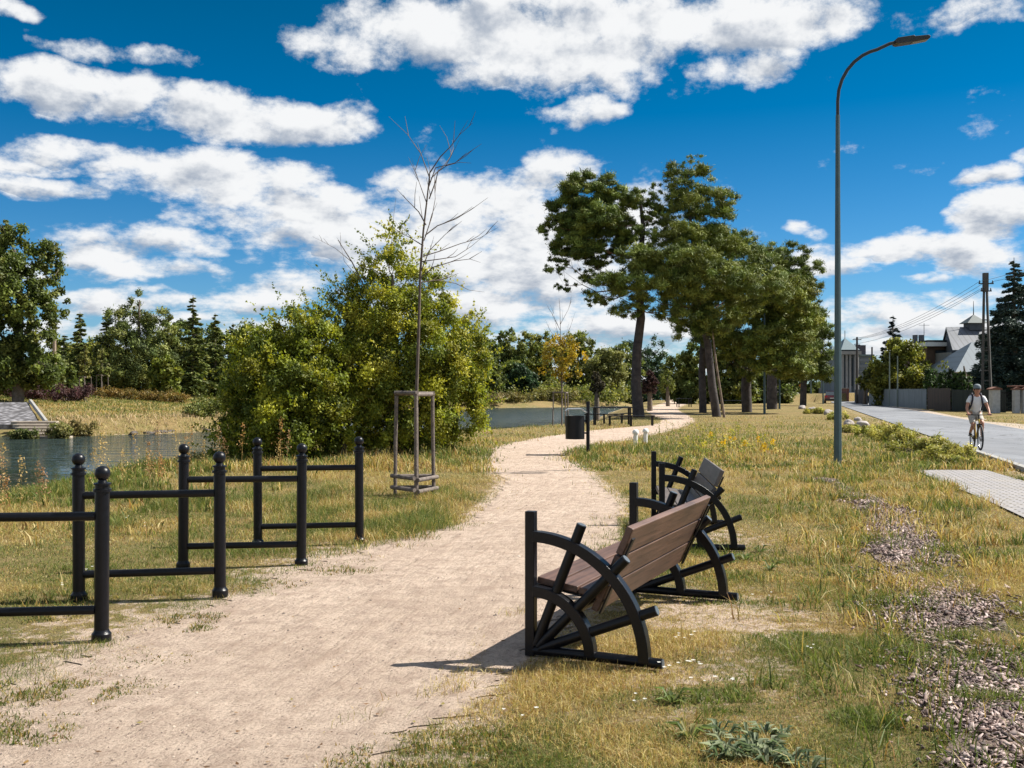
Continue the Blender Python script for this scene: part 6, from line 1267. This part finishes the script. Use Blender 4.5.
f = MB(); f.tube([ST, (-.27, 0, .90)], .014, 8); smooth_sharp(f.build('seat_post', M['chrome'], bk)); f = MB(); f.prism([(-.17, -.07), (-.19, 0), (-.17, .07), (-.02, .04), (.12, .018), (.12, -.018), (-.02, -.04)], (1, 0, 0), (0, 1, 0), (0, 0, 1), (-.25, 0, .925), .045); f.build('saddle', M['rubber'], bk, bevel=.012)
# crank: right foot (rider's right is local -y) up at the back, left foot low in front
ca = math.radians(155); cr = .17; PR = (BB[0] + cr * math.cos(ca), -.13, BB[2] + cr * math.sin(ca)); PL = (BB[0] - cr * math.cos(ca), .13, BB[2] - cr * math.sin(ca))
f = MB(); f.tube([(BB[0], -.09, BB[2]), (PR[0], -.09, PR[2])], .011, 6); f.tube([(BB[0], .09, BB[2]), (PL[0], .09, PL[2])], .011, 6); f.tube([(BB[0], -.1, BB[2]), (BB[0], .1, BB[2])], .02, 8)
f.box((PR[0], -.13, PR[2]), (.09, .08, .02)); f.box((PL[0], .13, PL[2]), (.09, .08, .02)); f.tube([(BB[0], -.055, BB[2]), (BB[0], -.06, BB[2])], .09, 18); smooth_sharp(f.build('crankset', M['blackmatt'], bk), 40)

pn = empty('person', (RX, RY, .035), heading); tag(pn, 'person in white t-shirt, grey cap and dark backpack riding the yellow bicycle', 'person')
SKIN = mat('sun_tanned_skin', (.42, .20, .13), .55); SHIRT = mat('white_shirt_cloth', (.72, .72, .74), .9, var=.06, scale=9, bump=.3, bscale=14); SHORT = mat('light_shorts_cloth', (.40, .37, .33), .9, var=.1, scale=8, bump=.3, bscale=14)
hip = (-.24, 0, .98); neck = (.06, 0, 1.50); V, E = [], []
def av(p, r, par=None):
    V.append((*p, r)); i = len(V) - 1
    if par is not None: E.append((par, i))
    return i
p0 = av((-.23, 0, 1.00), .13); sp1 = av((-.17, 0, 1.15), .13, p0); sp2 = av((-.07, 0, 1.32), .15, sp1); ch = av((.00, 0, 1.43), .13, sp2); nk = av((.045, 0, 1.52), .062, ch); nk2 = av((.075, 0, 1.575), .058, nk)
hd1 = av((.095, 0, 1.635), .082, nk2); hd2 = av((.10, 0, 1.70), .092, hd1); hd3 = av((.085, 0, 1.765), .070, hd2)
hands = {}
for s in (-1, 1):
    sh = av((.01, s * .17, 1.445), .062, ch); e1 = av((.06, s * .23, 1.32), .050, sh); el = av((.10, s * .275, 1.19), .042, e1); fa = av((.21, s * .285, 1.09), .036, el); wr = av((.305, s * .278, 1.022), .027, fa); pm = av((.345, s * .275, 1.012), .034, wr)
    hands[s] = pm
    for j, (oy, l) in enumerate(((-.033, .9), (-.011, 1.0), (.011, .95), (.033, .8))):
        a = av((.372, s * .275 + oy, 1.012), .0095, pm); b = av((.388, s * .275 + oy, .990 + .004 * (1 - l)), .009, a); av((.362, s * .275 + oy, .966 + .01 * (1 - l)), .008, b)
    t1 = av((.335, s * .275 - s * .040, .995), .011, pm); av((.355, s * .275 - s * .048, .968), .009, t1)
    P_ = PR if s < 0 else PL
    hp = av((-.20, s * .09, .97), .098, p0)
    foot = Vector((P_[0] - .02, s * .125, P_[2] + .10)); h0 = Vector((-.20, s * .10, .95)); tl, sl = .45, .45; dv = foot - h0; D = min(dv.length, tl + sl - .01); mid = h0 + dv.normalized() * (D / 2); hh = math.sqrt(max(0, tl * tl - (D / 2) ** 2)); perp = Vector((-dv.z, 0, dv.x)).normalized(); perp = perp if perp.x > 0 else -perp
    kn = mid + perp * hh
    th = av(tuple(h0.lerp(kn, .5)), .078, hp); k_ = av(tuple(kn), .055, th); cf = av(tuple(kn.lerp(foot, .35)), .054, k_); an = av(tuple(kn.lerp(foot, .92)), .034, cf); ft = av((foot.x + .02, foot.y, foot.z - .06), .038, an); av((foot.x + .15, foot.y, foot.z - .075), .030, ft)
    hands[('leg', s)] = (h0, kn, foot)
body = skin_body('body', V, E, SKIN, pn, 2)
# shirt with short sleeves
V2 = [(-.225, 0, 1.00, .155), (-.17, 0, 1.15, .150), (-.07, 0, 1.32, .168), (.0, 0, 1.43, .148), (.035, 0, 1.495, .085)]; E2 = [(0, 1), (1, 2), (2, 3), (3, 4)]
for s in (-1, 1): i = len(V2); V2 += [(.01, s * .17, 1.45, .080), (.05, s * .225, 1.35, .070), (.065, s * .24, 1.305, .068)]; E2 += [(3, i), (i, i + 1), (i + 1, i + 2)]
skin_body('t_shirt', V2, E2, SHIRT, pn, 2)
V3 = [(-.235, 0, 1.0, .145)]; E3 = []
for s in (-1, 1):
    h0, kn, ft = hands[('leg', s)]; i = len(V3); a = h0.lerp(kn, .45); b = h0.lerp(kn, .85); V3 += [(-.20, s * .09, .97, .112), (*a, .094), (*b, .080)]; E3 += [(0, i), (i, i + 1), (i + 1, i + 2)]
skin_body('shorts', V3, E3, SHORT, pn, 2)
for s in (-1, 1):
    h0, kn, ft = hands[('leg', s)]; skin_body('shoe', [(ft.x - .03, ft.y, ft.z - .055, .045), (ft.x + .05, ft.y, ft.z - .06, .046), (ft.x + .14, ft.y, ft.z - .065, .040), (ft.x + .19, ft.y, ft.z - .068, .030)], [(0, 1), (1, 2), (2, 3)], M['rubber'], pn, 2)
c = MB(); n = 18; prof = [(.102, -.02), (.105, .02), (.095, .065), (.06, .10), (.01, .112)]; c.lathe(prof, (.085, 0, 1.745), 20); co = smooth_sharp(c.build('cap', mat('grey_cap_cloth', (.16, .19, .21), .8, var=.2), pn), 60)
pk = MB(); pk.prism([(.10, -.07), (.17, -.07), (.22, -.045), (.235, 0), (.22, .045), (.17, .07), (.10, .07)], (1, 0, 0), (0, 1, 0), (0, 0, 1), (.075, 0, 1.735), .012); pk.build('peak', bpy.data.materials['grey_cap_cloth'], co)
fc = MB()
for s in (-1, 1): fc.lathe([(.001, -.011), (.011, 0), (.001, .011)], (.183, s * .033, 1.70), 8)
fc.build('eyes', M['dark'], pn); MB().tube([(.185, 0, 1.705), (.205, 0, 1.675), (.19, 0, 1.665)], [.010, .016, .012], 8).build('nose', SKIN, pn)
MB().box((.183, 0, 1.638), (.012, .05, .010)).build('mouth', mat('lips', (.30, .10, .08), .6), pn)
for s in (-1, 1): MB().box((.085, s * .094, 1.69), (.045, .018, .06)).build('ear', SKIN, pn, bevel=.008)
smooth_sharp(MB().lathe([(.094, -.06), (.097, -.02), (.090, .02)], (.078, 0, 1.73), 16).build('hair', mat('brown_hair', (.05, .035, .025), .8), pn))
# backpack: worn, so a thing of its own
bp = empty('backpack', (RX, RY, .035), heading); tag(bp, 'dark blue black backpack on the shoulders of the cyclist', 'backpack'); R_ = Matrix.Rotation(math.radians(28), 3, 'Y')
BC = mat('dark_pack_cloth', (.02, .02, .035), .8); MB().box((-.29, 0, 1.33), (.19, .33, .44), R_).build('pack', BC, bp, bevel=.05)
for s in (-1, 1): smooth_sharp(MB().tube([(-.16, s * .10, 1.50), (-.02, s * .115, 1.585), (.10, s * .12, 1.50), (.115, s * .13, 1.38), (.06, s * .155, 1.24), (-.10, s * .17, 1.14)], .024, 8).build('strap', BC, bp), 60)

for o_ in (bk, pn, bp): o_.scale = (.93, .93, .93)
